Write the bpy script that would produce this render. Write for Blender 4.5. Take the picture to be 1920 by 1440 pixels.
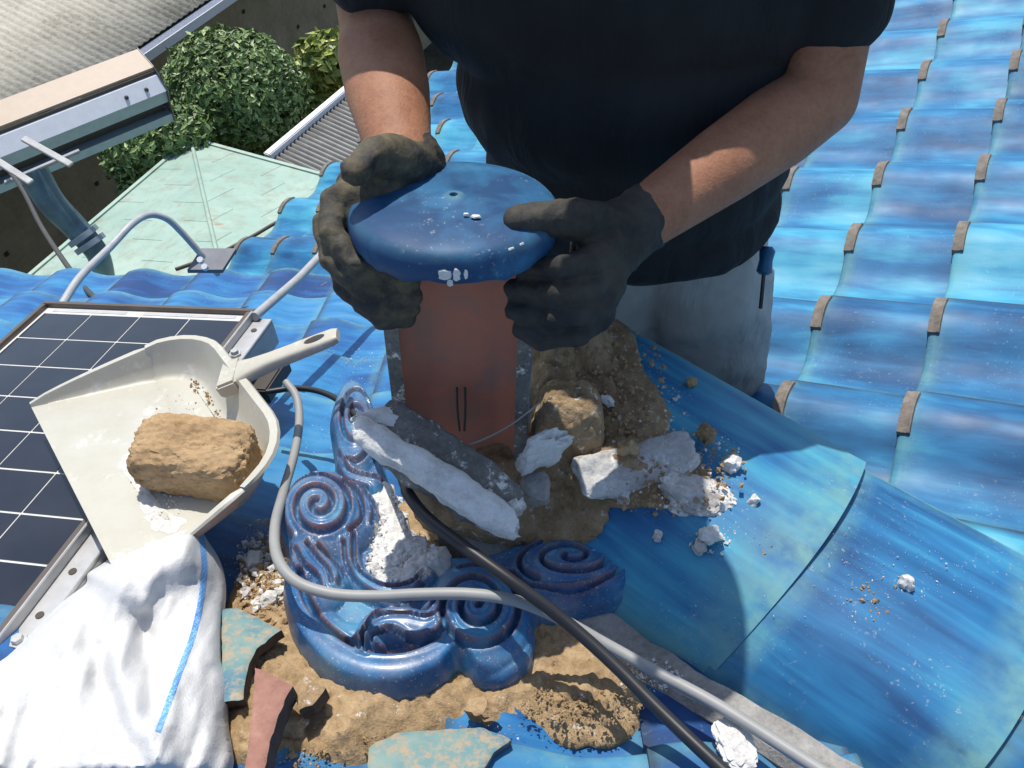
import bpy, bmesh, math, random
import numpy as np
from mathutils import Vector, Matrix, noise
from mathutils.geometry import delaunay_2d_cdt

random.seed(7)
S = bpy.context.scene
C = S.collection
for o in list(bpy.data.objects):
    bpy.data.objects.remove(o)

# ------------------------------------------------------------------ camera, sky, sun, exposure
PITCH = math.radians(50.0)          # the camera looks 50 degrees below the horizon
FPX = 1600.0                        # focal length in photo pixels (photo is 1920 wide)
cam = bpy.data.cameras.new('camera')
cam.sensor_width = 36.0
cam.lens = FPX / 1920.0 * 36.0
cam.clip_start = 0.02
cam.clip_end = 500.0
camo = bpy.data.objects.new('camera', cam)
C.objects.link(camo)
camo.location = (0, 0, 0)
camo.rotation_euler = (math.radians(90) - PITCH, 0, 0)
S.camera = camo

SUN = Vector((-0.12, 0.46, 0.87)).normalized()
w = bpy.data.worlds.new('World'); S.world = w; w.use_nodes = True
nt = w.node_tree
bg = nt.nodes['Background']
sky = nt.nodes.new('ShaderNodeTexSky')
sky.sky_type = 'NISHITA'
sky.sun_disc = False
sky.sun_elevation = math.asin(SUN.z)
sky.sun_rotation = math.atan2(SUN.x, SUN.y)
nt.links.new(sky.outputs[0], bg.inputs[0])
bg.inputs[1].default_value = 0.14
sl = bpy.data.lights.new('sun', 'SUN')
sl.energy = 3.9
sl.angle = math.radians(0.5)
sl.color = (1.0, 0.95, 0.87)
so = bpy.data.objects.new('sun', sl); C.objects.link(so)
so.rotation_euler = SUN.to_track_quat('Z', 'Y').to_euler()
so.location = (-2, 5, 6)
S.view_settings.view_transform = 'Standard'
S.view_settings.look = 'None'
S.view_settings.exposure = 0.25
S.view_settings.gamma = 1.0
S.render.engine = 'CYCLES'

# ------------------------------------------------------------------ geometry helpers
FW = np.array([0, math.cos(PITCH), -math.sin(PITCH)])
UP = np.array([0, math.sin(PITCH), math.cos(PITCH)])
RT = np.array([1.0, 0, 0])

def ray(x, y):
    x = np.asarray(x, float); y = np.asarray(y, float)
    return FW + RT * ((x - 960) / FPX)[..., None] - UP * ((y - 720) / FPX)[..., None]

def P(x, y, d):
    return Vector(ray(x, y) * d)

def hit(x, y, pl):
    """point seen at photo pixel (x, y) on the surface Z = a + bX + cY"""
    a, b, c = pl
    d = ray(x, y)
    t = a / (d[..., 2] - b * d[..., 0] - c * d[..., 1])
    return d * t[..., None]

NPL = (-0.7825, 0.0, -0.5)          # near slope, falls away from the camera
FPL = (-1.181, 0.37, -0.199)        # far slope, falls to the left
def zN(p): return NPL[0] + NPL[1] * p[0] + NPL[2] * p[1]
def zF(p): return FPL[0] + FPL[1] * p[0] + FPL[2] * p[1]
RD = np.array([-0.755, 0.656])      # ridge direction in plan
RM = np.array([0.656, 0.755])       # across the ridge, away from the camera
def capz(m):
    q = (np.asarray(m) - 0.62) / 0.19
    return np.where(q < 0, -0.905 - 0.070 * np.abs(q) ** 2.6, -0.905 - 0.040 * q ** 2)

def link(name, me, mat=None, parent=None):
    o = bpy.data.objects.new(name, me); C.objects.link(o)
    if mat is not None and not me.materials:
        for m in (mat if isinstance(mat, (list, tuple)) else [mat]):
            me.materials.append(m)
    if parent is not None:
        o.parent = parent
    return o

def tag(o, label, cat, group=None):
    o['label'] = label; o['category'] = cat
    if group: o['group'] = group
    return o

def thing(name, label, cat, loc=(0, 0, 0), group=None):
    o = bpy.data.objects.new(name, None); C.objects.link(o)
    o.empty_display_size = 0.05
    o.location = loc
    return tag(o, label, cat, group)

def adopt(o, parent):
    """parent without moving the mesh (mesh data are in world coordinates)"""
    o.parent = parent
    o.matrix_parent_inverse = Matrix.Translation(parent.location).inverted()
    return o

def stuff(o, label=None, cat=None):
    o['kind'] = 'stuff'
    if label: tag(o, label, cat)
    return o

def smooth(me, ang=None):
    me.polygons.foreach_set('use_smooth', [True] * len(me.polygons))
    if ang is not None:
        try: me.set_sharp_from_angle(angle=math.radians(ang))
        except Exception: pass

def mesh(name, v, f, sm=False, ang=None):
    me = bpy.data.meshes.new(name)
    me.from_pydata([tuple(p) for p in v], [], f); me.update()
    bm = bmesh.new(); bm.from_mesh(me)
    bmesh.ops.recalc_face_normals(bm, faces=bm.faces)
    bm.to_mesh(me); bm.free()
    if sm: smooth(me, ang)
    return me

def attr(me, name, vals):
    a = me.attributes.new(name, 'FLOAT', 'POINT')
    a.data.foreach_set('value', np.asarray(vals, np.float32))

def boxm(name, o, ax, ay, az, bev=0.0):
    """box from corner o spanned by three vectors"""
    o, ax, ay, az = map(Vector, (o, ax, ay, az))
    v = [o, o + ax, o + ax + ay, o + ay, o + az, o + ax + az, o + ax + ay + az, o + ay + az]
    me = mesh(name, v, [(0, 3, 2, 1), (4, 5, 6, 7), (0, 1, 5, 4), (1, 2, 6, 5), (2, 3, 7, 6), (3, 0, 4, 7)])
    if bev:
        bm = bmesh.new(); bm.from_mesh(me)
        bmesh.ops.bevel(bm, geom=bm.edges[:], offset=bev, segments=2, affect='EDGES')
        bm.to_mesh(me); bm.free()
    return me

def catmull(pts, n=8):
    pts = [Vector(p) for p in pts]
    q = [pts[0] * 2 - pts[1]] + pts + [pts[-1] * 2 - pts[-2]]
    out = []
    for i in range(1, len(q) - 2):
        a, b, c, d = q[i - 1:i + 3]
        for k in range(n):
            t = k / n
            out.append(0.5 * ((2 * b) + (c - a) * t + (2 * a - 5 * b + 4 * c - d) * t * t + (3 * b - a - 3 * c + d) * t ** 3))
    out.append(pts[-1])
    return out

def tube(name, pts, r, seg=12, caps=True):
    v = []; f = []
    rr = r if isinstance(r, (list, tuple)) else [r] * len(pts)
    prev = None
    for i, p in enumerate(pts):
        t = (pts[min(i + 1, len(pts) - 1)] - pts[max(i - 1, 0)]).normalized()
        if prev is None:
            a = t.orthogonal().normalized()
        else:
            a = (prev - t * prev.dot(t)).normalized()
        prev = a
        b = t.cross(a)
        for k in range(seg):
            an = 2 * math.pi * k / seg
            v.append(p + (a * math.cos(an) + b * math.sin(an)) * rr[i])
    for i in range(len(pts) - 1):
        for k in range(seg):
            k2 = (k + 1) % seg
            f.append((i * seg + k, i * seg + k2, (i + 1) * seg + k2, (i + 1) * seg + k))
    if caps:
        f.append(tuple(range(seg))[::-1]); f.append(tuple(range((len(pts) - 1) * seg, len(pts) * seg)))
    return mesh(name, v, f, True, 50)

def densify(poly, step):
    out = []
    n = len(poly)
    for i in range(n):
        a = Vector(poly[i]); b = Vector(poly[(i + 1) % n])
        k = max(1, int((b - a).length / step))
        for j in range(k):
            out.append(a.lerp(b, j / k))
    return out

def smoothpoly(poly, n=6):
    pts = [Vector((p[0], p[1], 0)) for p in poly]
    m = len(pts); out = []
    for i in range(m):
        a, b, c, d = pts[i - 1], pts[i], pts[(i + 1) % m], pts[(i + 2) % m]
        for k in range(n):
            t = k / n
            q = 0.5 * ((2 * b) + (c - a) * t + (2 * a - 5 * b + 4 * c - d) * t * t + (3 * b - a - 3 * c + d) * t ** 3)
            out.append((q.x, q.y))
    return out

def inpoly(X, Y, poly):
    ins = np.zeros(X.shape, bool)
    n = len(poly)
    for i in range(n):
        x1, y1 = poly[i]; x2, y2 = poly[(i + 1) % n]
        if y1 == y2: continue
        c = ((y1 > Y) != (y2 > Y)) & (X < (x2 - x1) * (Y - y1) / (y2 - y1) + x1)
        ins ^= c
    return ins

def segdist(X, Y, pts, closed=False):
    D = np.full(X.shape, 1e9)
    n = len(pts)
    for i in range(n if closed else n - 1):
        ax, ay = pts[i]; bx, by = pts[(i + 1) % n]
        dx, dy = bx - ax, by - ay
        L = dx * dx + dy * dy + 1e-9
        t = np.clip(((X - ax) * dx + (Y - ay) * dy) / L, 0, 1)
        D = np.minimum(D, np.hypot(X - ax - t * dx, Y - ay - t * dy))
    return D

def relief(name, poly, step, top, bottom, sm=True, ang=55):
    """solid over a 2-D outline: top(x,y,edge_distance)->3-D points, bottom(x,y)->3-D points"""
    out = densify(poly, step)
    op = [(p[0], p[1]) for p in out]
    xs = np.arange(min(p[0] for p in op), max(p[0] for p in op), step)
    ys = np.arange(min(p[1] for p in op), max(p[1] for p in op), step)
    X, Y = np.meshgrid(xs, ys)
    X = X + (np.arange(X.shape[0]) % 2)[:, None] * step * 0.5
    X = X.ravel(); Y = Y.ravel()
    k = inpoly(X, Y, op); X = X[k]; Y = Y[k]
    D = segdist(X, Y, op, True)
    k = D > step * 0.5; X = X[k]; Y = Y[k]
    n = len(op)
    vv = [Vector(p) for p in op] + [Vector((a, b)) for a, b in zip(X, Y)]
    r = delaunay_2d_cdt(vv, [(i, (i + 1) % n) for i in range(n)], [], 1, 1e-4)
    VX = np.array([p.x for p in r[0]]); VY = np.array([p.y for p in r[0]])
    D = segdist(VX, VY, op, True)
    T = top(VX, VY, D)
    verts = [tuple(p) for p in T]
    faces = [tuple(f) for f in r[2]]
    # boundary loop
    from collections import Counter
    cnt = Counter()
    for f in faces:
        for i in range(len(f)):
            cnt[frozenset((f[i], f[(i + 1) % len(f)]))] += 1
    be = [tuple(e) for e, c in cnt.items() if c == 1]
    bset = sorted({i for e in be for i in e})
    B = bottom(VX[bset], VY[bset])
    off = len(verts); idx = {b: off + i for i, b in enumerate(bset)}
    verts += [tuple(p) for p in B]
    for a, b in be:
        faces.append((a, b, idx[b], idx[a]))
    # bottom: fan of the ordered loop
    nxt = {}
    for a, b in be:
        nxt.setdefault(a, []).append(b); nxt.setdefault(b, []).append(a)
    loop = [bset[0]]; pv = None
    while True:
        c = [q for q in nxt[loop[-1]] if q != pv]
        if not c or c[0] == loop[0]: break
        pv = loop[-1]; loop.append(c[0])
        if len(loop) > len(bset): break
    faces.append(tuple(idx[i] for i in loop))
    me = mesh(name, verts, faces, sm, ang)
    return me, VX, VY, D, len(bset)

def fnoise(p, s, oct=4, H=1.0):
    return noise.fractal(Vector(p) * s, H, 2.0, oct)

def rock(name, c, rad, seed=0, sub=3, box=1.0, rough=0.25, fine=0.06, rot=(0, 0, 0)):
    """irregular lump: super-ellipsoid with noise"""
    bm = bmesh.new(); bmesh.ops.create_icosphere(bm, subdivisions=sub, radius=1.0)
    R = Matrix.Rotation(rot[2], 3, 'Z') @ Matrix.Rotation(rot[1], 3, 'Y') @ Matrix.Rotation(rot[0], 3, 'X')
    sd = Vector((seed * 3.7, seed * 1.3, seed * 5.1))
    for v in bm.verts:
        d = v.co.normalized()
        m = (abs(d.x) ** (2 * box) + abs(d.y) ** (2 * box) + abs(d.z) ** (2 * box)) ** (-1 / (2 * box))
        q = d * m
        k = 1 + fine * .5 * noise.noise(d * 24 + sd) + rough * noise.noise(d * 1.3 + sd) + rough * 0.5 * noise.noise(d * 3.1 + sd) + fine * noise.noise(d * 9 + sd)
        q = q * k
        v.co = R @ Vector((q.x * rad[0], q.y * rad[1], q.z * rad[2])) + Vector(c)
    me = bpy.data.meshes.new(name); bm.to_mesh(me); bm.free()
    smooth(me, 38)
    return me

def evalmesh(o):
    dg = bpy.context.evaluated_depsgraph_get()
    me = bpy.data.meshes.new_from_object(o.evaluated_get(dg))
    old = o.data
    o.modifiers.clear(); o.data = me
    bpy.data.meshes.remove(old)
    return me

_ICO = None
def blob(name, chains, ell=(), voxel=0.006, iters=6, mat=None, boxes=()):
    """one continuous surface grown round chains of (point, radius) and ellipsoids (centre, radii, matrix)"""
    global _ICO
    if _ICO is None:
        bm = bmesh.new(); bmesh.ops.create_icosphere(bm, subdivisions=3, radius=1.0)
        _ICO = (np.array([v.co for v in bm.verts]), [[v.index for v in f.verts] for f in bm.faces]); bm.free()
    V = []; Fs = []
    def add(M, c):
        off = sum(len(a) for a in V)
        V.append(_ICO[0] @ np.array(M).T + np.array(c))
        Fs.extend([[i + off for i in f] for f in _ICO[1]])
    for ch in chains:
        for (a, ra), (b, rb) in zip(ch[:-1], ch[1:]):
            a = Vector(a); b = Vector(b)
            n = max(2, int((b - a).length / (0.22 * min(ra, rb))) + 1)
            for k in range(n + 1):
                t = k / n; r = ra + (rb - ra) * t
                add(np.eye(3) * r, a.lerp(b, t))
    for e in ell:
        c, r = e[0], e[1]
        M = np.diag(r)
        if len(e) > 2: M = np.array(e[2]) @ M
        add(M, c)
    me = bpy.data.meshes.new(name)
    me.from_pydata(np.concatenate(V).tolist(), [], Fs)
    o = link(name, me)
    m = o.modifiers.new('r', 'REMESH'); m.mode = 'VOXEL'; m.voxel_size = voxel; m.use_smooth_shade = True
    m = o.modifiers.new('s', 'SMOOTH'); m.factor = 0.5; m.iterations = iters
    me = evalmesh(o)
    smooth(me)
    if mat: me.materials.append(mat)
    return o

def rot3(ax, deg):
    return np.array(Matrix.Rotation(math.radians(deg), 3, ax))

# ------------------------------------------------------------------ materials
def mat(name):
    m = bpy.data.materials.new(name); m.use_nodes = True
    return m, m.node_tree, m.node_tree.nodes['Principled BSDF']

def N(nt, kind, **kw):
    n = nt.nodes.new('ShaderNode' + kind)
    for k, v in kw.items():
        if k in ('operation', 'blend_type', 'data_type', 'attribute_name', 'noise_dimensions', 'wave_type', 'bands_direction', 'feature', 'wave_profile', 'attribute_type'):
            setattr(n, k, v)
        else:
            n.inputs[k].default_value = v
    return n

def ramp(nt, fac, stops, interp='LINEAR'):
    r = nt.nodes.new('ShaderNodeValToRGB'); r.color_ramp.interpolation = interp
    el = r.color_ramp.elements
    while len(el) < len(stops): el.new(0.5)
    for e, (p, c) in zip(el, stops):
        e.position = p; e.color = (*c, 1) if len(c) == 3 else c
    nt.links.new(fac, r.inputs[0])
    return r.outputs[0]

def mixc(nt, fac, a, b):
    n = nt.nodes.new('ShaderNodeMix'); n.data_type = 'RGBA'
    for s, v in ((n.inputs[0], fac), (n.inputs[6], a), (n.inputs[7], b)):
        if hasattr(v, 'links') or hasattr(v, 'is_linked'): nt.links.new(v, s)
        else: s.default_value = v if isinstance(v, (int, float)) else (*v, 1)
    return n.outputs[2]

def math_(nt, op, a, b=None):
    n = nt.nodes.new('ShaderNodeMath'); n.operation = op; n.use_clamp = False
    for s, v in ((n.inputs[0], a), (n.inputs[1], b)):
        if v is None: continue
        if isinstance(v, (int, float)): s.default_value = v
        else: nt.links.new(v, s)
    return n.outputs[0]

def mrange(nt, v, a, b, c=0.0, d=1.0):
    n = nt.nodes.new('ShaderNodeMapRange'); n.clamp = True
    for i, x in enumerate((a, b, c, d)): n.inputs[i + 1].default_value = x
    nt.links.new(v, n.inputs[0]); return n.outputs[0]

def coords(nt, scale=(1, 1, 1), kind='Object', rnd=True):
    tc = nt.nodes.new('ShaderNodeTexCoord')
    out = tc.outputs[kind]
    if rnd:
        oi = nt.nodes.new('ShaderNodeObjectInfo')
        vm = nt.nodes.new('ShaderNodeVectorMath'); vm.operation = 'ADD'
        cm = nt.nodes.new('ShaderNodeCombineXYZ')
        s = math_(nt, 'MULTIPLY', oi.outputs['Random'], 37.0)
        for i in range(3): nt.links.new(s, cm.inputs[i])
        nt.links.new(out, vm.inputs[0]); nt.links.new(cm.outputs[0], vm.inputs[1]); out = vm.outputs[0]
    mp = nt.nodes.new('ShaderNodeMapping'); mp.inputs['Scale'].default_value = scale
    nt.links.new(out, mp.inputs[0])
    return mp.outputs[0]

def ntex(nt, co, scale, detail=5, rough=0.6, dist=0.0):
    n = nt.nodes.new('ShaderNodeTexNoise')
    n.inputs['Scale'].default_value = scale; n.inputs['Detail'].default_value = detail
    n.inputs['Roughness'].default_value = rough; n.inputs['Distortion'].default_value = dist
    nt.links.new(co, n.inputs['Vector']); return n.outputs[0]

def bump(nt, bs, h, st=0.3, dist=0.01):
    b = nt.nodes.new('ShaderNodeBump'); b.inputs['Strength'].default_value = st; b.inputs['Distance'].default_value = dist
    nt.links.new(h, b.inputs['Height']); nt.links.new(b.outputs[0], bs.inputs['Normal'])

def attrn(nt, name):
    a = nt.nodes.new('ShaderNodeAttribute'); a.attribute_name = name; a.attribute_type = 'GEOMETRY'
    return a.outputs['Fac']

def glaze(name, deep, midc, light, streak=(2.0, 11.0, 11.0), edgec=(0.16, 0.36, 0.34), dust=0.3, bias=0.0):
    m, nt, bs = mat(name)
    co = coords(nt, streak)
    a = ntex(nt, co, 2.6, 4, 0.55, 0.3)
    co2 = coords(nt, (1, 1, 1))
    b = ntex(nt, co2, 5.0, 3, 0.5)
    oi = nt.nodes.new('ShaderNodeObjectInfo')
    v = math_(nt, 'ADD', math_(nt, 'MULTIPLY', a, 0.52), math_(nt, 'MULTIPLY', b, 0.55))
    v = math_(nt, 'ADD', v, math_(nt, 'MULTIPLY', math_(nt, 'SUBTRACT', oi.outputs['Random'], 0.5), 0.24))
    v = math_(nt, 'ADD', v, bias)
    col = ramp(nt, v, [(0.38, deep), (0.53, midc), (0.68, light), (0.80, (min(1, light[0] * 1.9 + 0.03), min(1, light[1] * 1.25), light[2] * 1.1))])
    e = attrn(nt, 'edge')
    en = math_(nt, 'MULTIPLY', e, mrange(nt, ntex(nt, co2, 30, 4), 0.25, 0.6))
    col = mixc(nt, en, col, edgec)
    gr = math_(nt, 'MULTIPLY', attrn(nt, 'joint_dark'), mrange(nt, ntex(nt, co2, 18, 4), 0.2, 0.6, .35, .9))  # patchy darkening along the tile joints
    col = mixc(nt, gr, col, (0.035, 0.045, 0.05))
    d = ntex(nt, co2, 160, 2, 0.7)
    big = ntex(nt, co2, 7, 3)
    dm = math_(nt, 'MULTIPLY', mrange(nt, d, 0.62, 0.72), mrange(nt, big, 0.45, 0.7))
    col = mixc(nt, math_(nt, 'MULTIPLY', dm, dust), col, (0.55, 0.55, 0.52))
    nt.links.new(col, bs.inputs['Base Color'])
    r = mrange(nt, big, 0.3, 0.75, 0.44, 0.66)
    nt.links.new(r, bs.inputs['Roughness'])
    bs.inputs['Coat Weight'].default_value = 0.0
    bs.inputs['Specular IOR Level'].default_value = 0.30
    bump(nt, bs, ntex(nt, co2, 22, 3), 0.12, 0.004)
    return m

def earth(name, c1, c2, c3, scale=30, rough=0.95, bst=0.9, white=0.0, wc=(0.75, 0.73, 0.68)):
    m, nt, bs = mat(name)
    co = coords(nt)
    a = ntex(nt, co, scale, 8, 0.7)
    b = ntex(nt, co, scale * 7, 4, 0.7)
    v = math_(nt, 'ADD', math_(nt, 'MULTIPLY', a, 0.65), math_(nt, 'MULTIPLY', b, 0.35))
    col = ramp(nt, v, [(0.33, c1), (0.52, c2), (0.68, c3)])
    if white > 0:
        c = ntex(nt, co, scale * 1.7, 6, 0.75)
        col = mixc(nt, mrange(nt, c, 0.62 - white * 0.2, 0.70 - white * 0.2), col, wc)
    nt.links.new(col, bs.inputs['Base Color'])
    bs.inputs['Roughness'].default_value = rough
    bs.inputs['Specular IOR Level'].default_value = 0.15
    bump(nt, bs, v, bst, 0.006)
    return m

def plain(name, col, rough=0.5, metal=0.0, var=0.15, scale=20, bst=0.0, spec=0.5, coat=0.0):
    m, nt, bs = mat(name)
    co = coords(nt)
    a = ntex(nt, co, scale, 6, 0.65)
    hi = tuple(min(1, c * (1 + var)) for c in col); lo = tuple(c * (1 - var) for c in col)
    nt.links.new(ramp(nt, a, [(0.3, lo), (0.7, hi)]), bs.inputs['Base Color'])
    bs.inputs['Roughness'].default_value = rough
    bs.inputs['Metallic'].default_value = metal
    bs.inputs['Specular IOR Level'].default_value = spec
    bs.inputs['Coat Weight'].default_value = coat
    if bst: bump(nt, bs, ntex(nt, co, scale * 3, 5, 0.7), bst, 0.004)
    return m

M = {}
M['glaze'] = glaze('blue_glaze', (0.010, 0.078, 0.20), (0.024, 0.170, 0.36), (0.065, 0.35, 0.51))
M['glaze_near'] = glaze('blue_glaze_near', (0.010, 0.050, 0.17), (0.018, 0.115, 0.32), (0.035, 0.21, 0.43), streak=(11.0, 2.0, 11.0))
M['glaze_cap'] = glaze('blue_glaze_ridge', (0.010, 0.065, 0.18), (0.022, 0.155, 0.34), (0.05, 0.31, 0.46), streak=(1.6, 14, 14), dust=0.5)
M['unglazed'] = plain('unglazed_clay', (0.20, 0.175, 0.15), 0.85, var=0.35, scale=60, bst=0.4, spec=0.2)
M['mortar'] = earth('mortar', (0.18, 0.17, 0.16), (0.31, 0.30, 0.28), (0.42, 0.41, 0.39), 25)
M['mortar_dark'] = earth('mortar_dark', (0.10, 0.095, 0.085), (0.19, 0.18, 0.16), (0.30, 0.29, 0.26), 30, white=0.3)
M['plaster'] = earth('plaster', (0.48, 0.46, 0.43), (0.68, 0.67, 0.64), (0.80, 0.79, 0.77), 35, bst=0.7)
M['soil'] = earth('dry_soil', (0.22, 0.145, 0.075), (0.40, 0.28, 0.155), (0.52, 0.39, 0.24), 38, white=.06)
M['soil_dusty'] = earth('dusty_soil', (0.19, 0.125, 0.065), (0.35, 0.245, 0.14), (0.46, 0.345, 0.215), 34, white=0.12)
M['clod'] = earth('soil_clod', (0.26, 0.165, 0.085), (0.42, 0.285, 0.155), (0.52, 0.37, 0.21), 20, bst=1.0)

# ------------------------------------------------------------------ ground and sky setting
def ground():
    n = 40; v = []; f = []
    for j in range(n + 1):
        for i in range(n + 1):
            x = -60 + 120 * i / n; y = -40 + 140 * j / n
            v.append((x, y, -7.2 + 0.05 * noise.noise(Vector((x, y, 0)))))
    for j in range(n):
        for i in range(n):
            a = j * (n + 1) + i
            f.append((a, a + 1, a + n + 2, a + n + 1))
    o = link('ground', mesh('ground', v, f, True), earth('garden_soil', (0.03, 0.028, 0.018), (0.07, 0.06, 0.04), (0.12, 0.10, 0.065), 2.0))
    o['kind'] = 'structure'
ground()

# ------------------------------------------------------------------ the tiled roof
roof = thing('tiled_roof', 'blue glazed wavy tile roof with a ridge of wide cap tiles', 'roof', (0.2, 1.2, -1.6))

def tile_mesh(name, wdt, L, sg, over=0.045, amp=1.0, clip=True):
    ts = [0, .03, .08, .16, .25, .34, .43, .50, .56, .62, .68, .74, .80, .86, .92, .97, 1.01, 1.03]
    def pz(t):
        if t < .3: return amp * .013 * (1 - t / .3) ** 2
        if t < .8:
            q = (t - .3) / .5; return amp * .046 * q * q * (3 - 2 * q)
        q = (t - .8) / .25; return amp * (.046 - .022 * q * q)
    xs = [-(L + over), -L * .75, -L * .5, -L * .25, -.028, -.012, -.004, 0.0]
    def tz(x): return .022 * (x + L + over) / (L + over) - (0.004 if x == 0 else (0.001 if x > -.005 else 0))
    v = []; f = []; e = []; mi = []; jd_ = []
    nt_ = len(ts); th = .013
    for lay in (0, 1):
        for x in xs:
            for t in ts:
                v.append((x, sg * t * wdt, pz(t) + tz(x) - lay * th))
                ed = 0.0
                if x > -.013: ed = .5
                elif x > -.03: ed = .15
                if .01 < t < .10: ed = max(ed, .35)
                e.append(ed)
                jd_.append(.9 if (t < .02 or t > 1.0) else (.25 if t < .05 or t > .96 else (.5 if x == 0 else 0)))  # darker colour along both side edges and at the nose
    nx = len(xs); off = nx * nt_
    for i in range(nx - 1):
        for j in range(nt_ - 1):
            a = i * nt_ + j
            f.append((a, a + 1, a + nt_ + 1, a + nt_)); mi.append(0)
            f.append((off + a, off + a + nt_, off + a + nt_ + 1, off + a + 1)); mi.append(1)
    for i in range(nx - 1):
        for j in (0, nt_ - 1):
            a = i * nt_ + j; f.append((a, a + nt_, off + a + nt_, off + a)); mi.append(0)
    for j in range(nt_ - 1):
        for i in (0, nx - 1):
            a = i * nt_ + j; f.append((a, a + 1, off + a + 1, off + a)); mi.append(1)
    # raised unglazed end of the roll
    k0 = len(v)
    bt = [.60, .66, .72, .78, .84, .90, .95] if clip else []
    for t in bt:
        for (x, dz) in ((-.0185, -.004), (-.0170, .0042), (-.0145, .0050), (-.0125, .0036), (-.004, .0036), (.002, .0045), (.003, -.022)):
            v.append((x, sg * t * wdt, pz(t) + .022 + dz)); e.append(0); jd_.append(0)
    for i in range(len(bt) - 1):
        for j in range(6):
            a = k0 + i * 7 + j; f.append((a, a + 1, a + 8, a + 7)); mi.append(1)
    for i in ((0, len(bt) - 1) if clip else ()):
        f.append(tuple(k0 + i * 7 + j for j in range(7))); mi.append(1)
    me = bpy.data.meshes.new(name); me.from_pydata(v, [], f); me.update()
    me.polygons.foreach_set('material_index', mi)
    bm = bmesh.new(); bm.from_mesh(me); bmesh.ops.recalc_face_normals(bm, faces=bm.faces); bm.to_mesh(me); bm.free()
    attr(me, 'edge', e); attr(me, 'joint_dark', jd_)
    smooth(me, 40)
    return me

def frame(x, y, z, o):
    m = Matrix.Identity(4)
    for i, a in enumerate((x, y, z)):
        for k in range(3): m[k][i] = a[k]
    for k in range(3): m[k][3] = o[k]
    return m

# far slope: courses fall to the left, rows run into the distance
FE = np.array([.474, .880]); FD = np.array([-.880, .474])
xF = Vector((-.88, .474, -.42)).normalized(); yF = Vector((-.474, -.88, 0)).normalized(); zFv = xF.cross(yF)
WF, LF = .248, .187
tF = tile_mesh('far_tile', WF, LF * 1.0847, -1)
tF.materials.append(M['glaze']); tF.materials.append(M['unglazed'])
rnd = random.Random(3)
for i in range(0, 12):
    e0 = 1.109 - WF * 3 + WF * i
    for k in range(-2, 12):
        dn = -.187 + LF * k + .012
        if dn < -.9 + .0: continue
        pl = FE * e0 + FD * dn
        mid = FE * (e0 + WF * .5) + FD * (dn - LF * .5)
        if mid @ RM < 0.60 and mid @ RD < .5: continue
        if mid[0] < 1.0 - .8135 * mid[1] - .42: continue       # deep under the near slope
        if mid[0] > 1.75: continue
        o = link('roof_tile', tF)
        o.matrix_basis = frame(xF, yF, zFv, (pl[0], pl[1], zF(pl) - .035 + rnd.uniform(-.0015, .0015))) @ Matrix.Rotation(rnd.uniform(-.006, .006), 4, 'Z')
        adopt(o, roof)

# near slope: courses fall away from the camera to an eave
xN = Vector((0, 1, -.5)).normalized(); yN = Vector((-1, 0, 0)); zNv = xN.cross(yN)
WN, LN = .212, .20
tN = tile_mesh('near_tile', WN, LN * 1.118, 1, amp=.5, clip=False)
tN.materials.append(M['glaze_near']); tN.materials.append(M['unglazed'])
XJ = float(hit(383, 508, NPL)[0])
YE = float(hit(383, 512, NPL)[1])
for i in range(-7, 7):
    x0 = XJ + WN * i
    for k in range(0, 10):
        y0 = YE - LN * k
        mid = (x0 - WN / 2, y0 - LN / 2)
        if np.dot(mid, RM) > 0.52 and np.dot(mid, RD) < .45: continue
        if mid[0] > 1.077 - .8135 * mid[1] + .12: continue
        if mid[0] > .45: continue
        o = link('roof_tile', tN)
        o.matrix_basis = frame(xN, yN, zNv, (x0, y0, zN((x0, y0)) - .035 + rnd.uniform(-.0015, .0015))) @ Matrix.Rotation(rnd.uniform(-.006, .006), 4, 'Z')
        adopt(o, roof)

# boards under the tiles
def deck(name, pts, zf):
    top = [(x, y, zf((x, y)) - .075) for x, y in pts]; bot = [(x, y, z - .06) for x, y, z in top]
    n = len(pts)
    f = [tuple(range(n)), tuple(range(n, 2 * n))[::-1]] + [(i, (i + 1) % n, n + (i + 1) % n, n + i) for i in range(n)]
    return adopt(link(name, mesh(name, top + bot, f), M['deckwood']), roof)
M['deckwood'] = plain('deck_board', (0.16, 0.11, 0.07), 0.8, var=0.3)
deck('roof_deck', [(-2.35, -.1), (.5, -.1), (.5, .5), (1.077 - .8135 * YE, YE - .05), (-2.35, YE - .05)], zN)
c0 = FE * 0.55 + FD * -.45; c1 = FE * 3.3 + FD * -.55; c2 = FE * 3.3 + FD * 1.84; c3 = FE * 1.2 + FD * 1.84; c4 = FE * .95 + FD * .1
deck('roof_deck', [tuple(c) for c in (c0, c1, c2, c3, c4)], zF)

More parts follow.
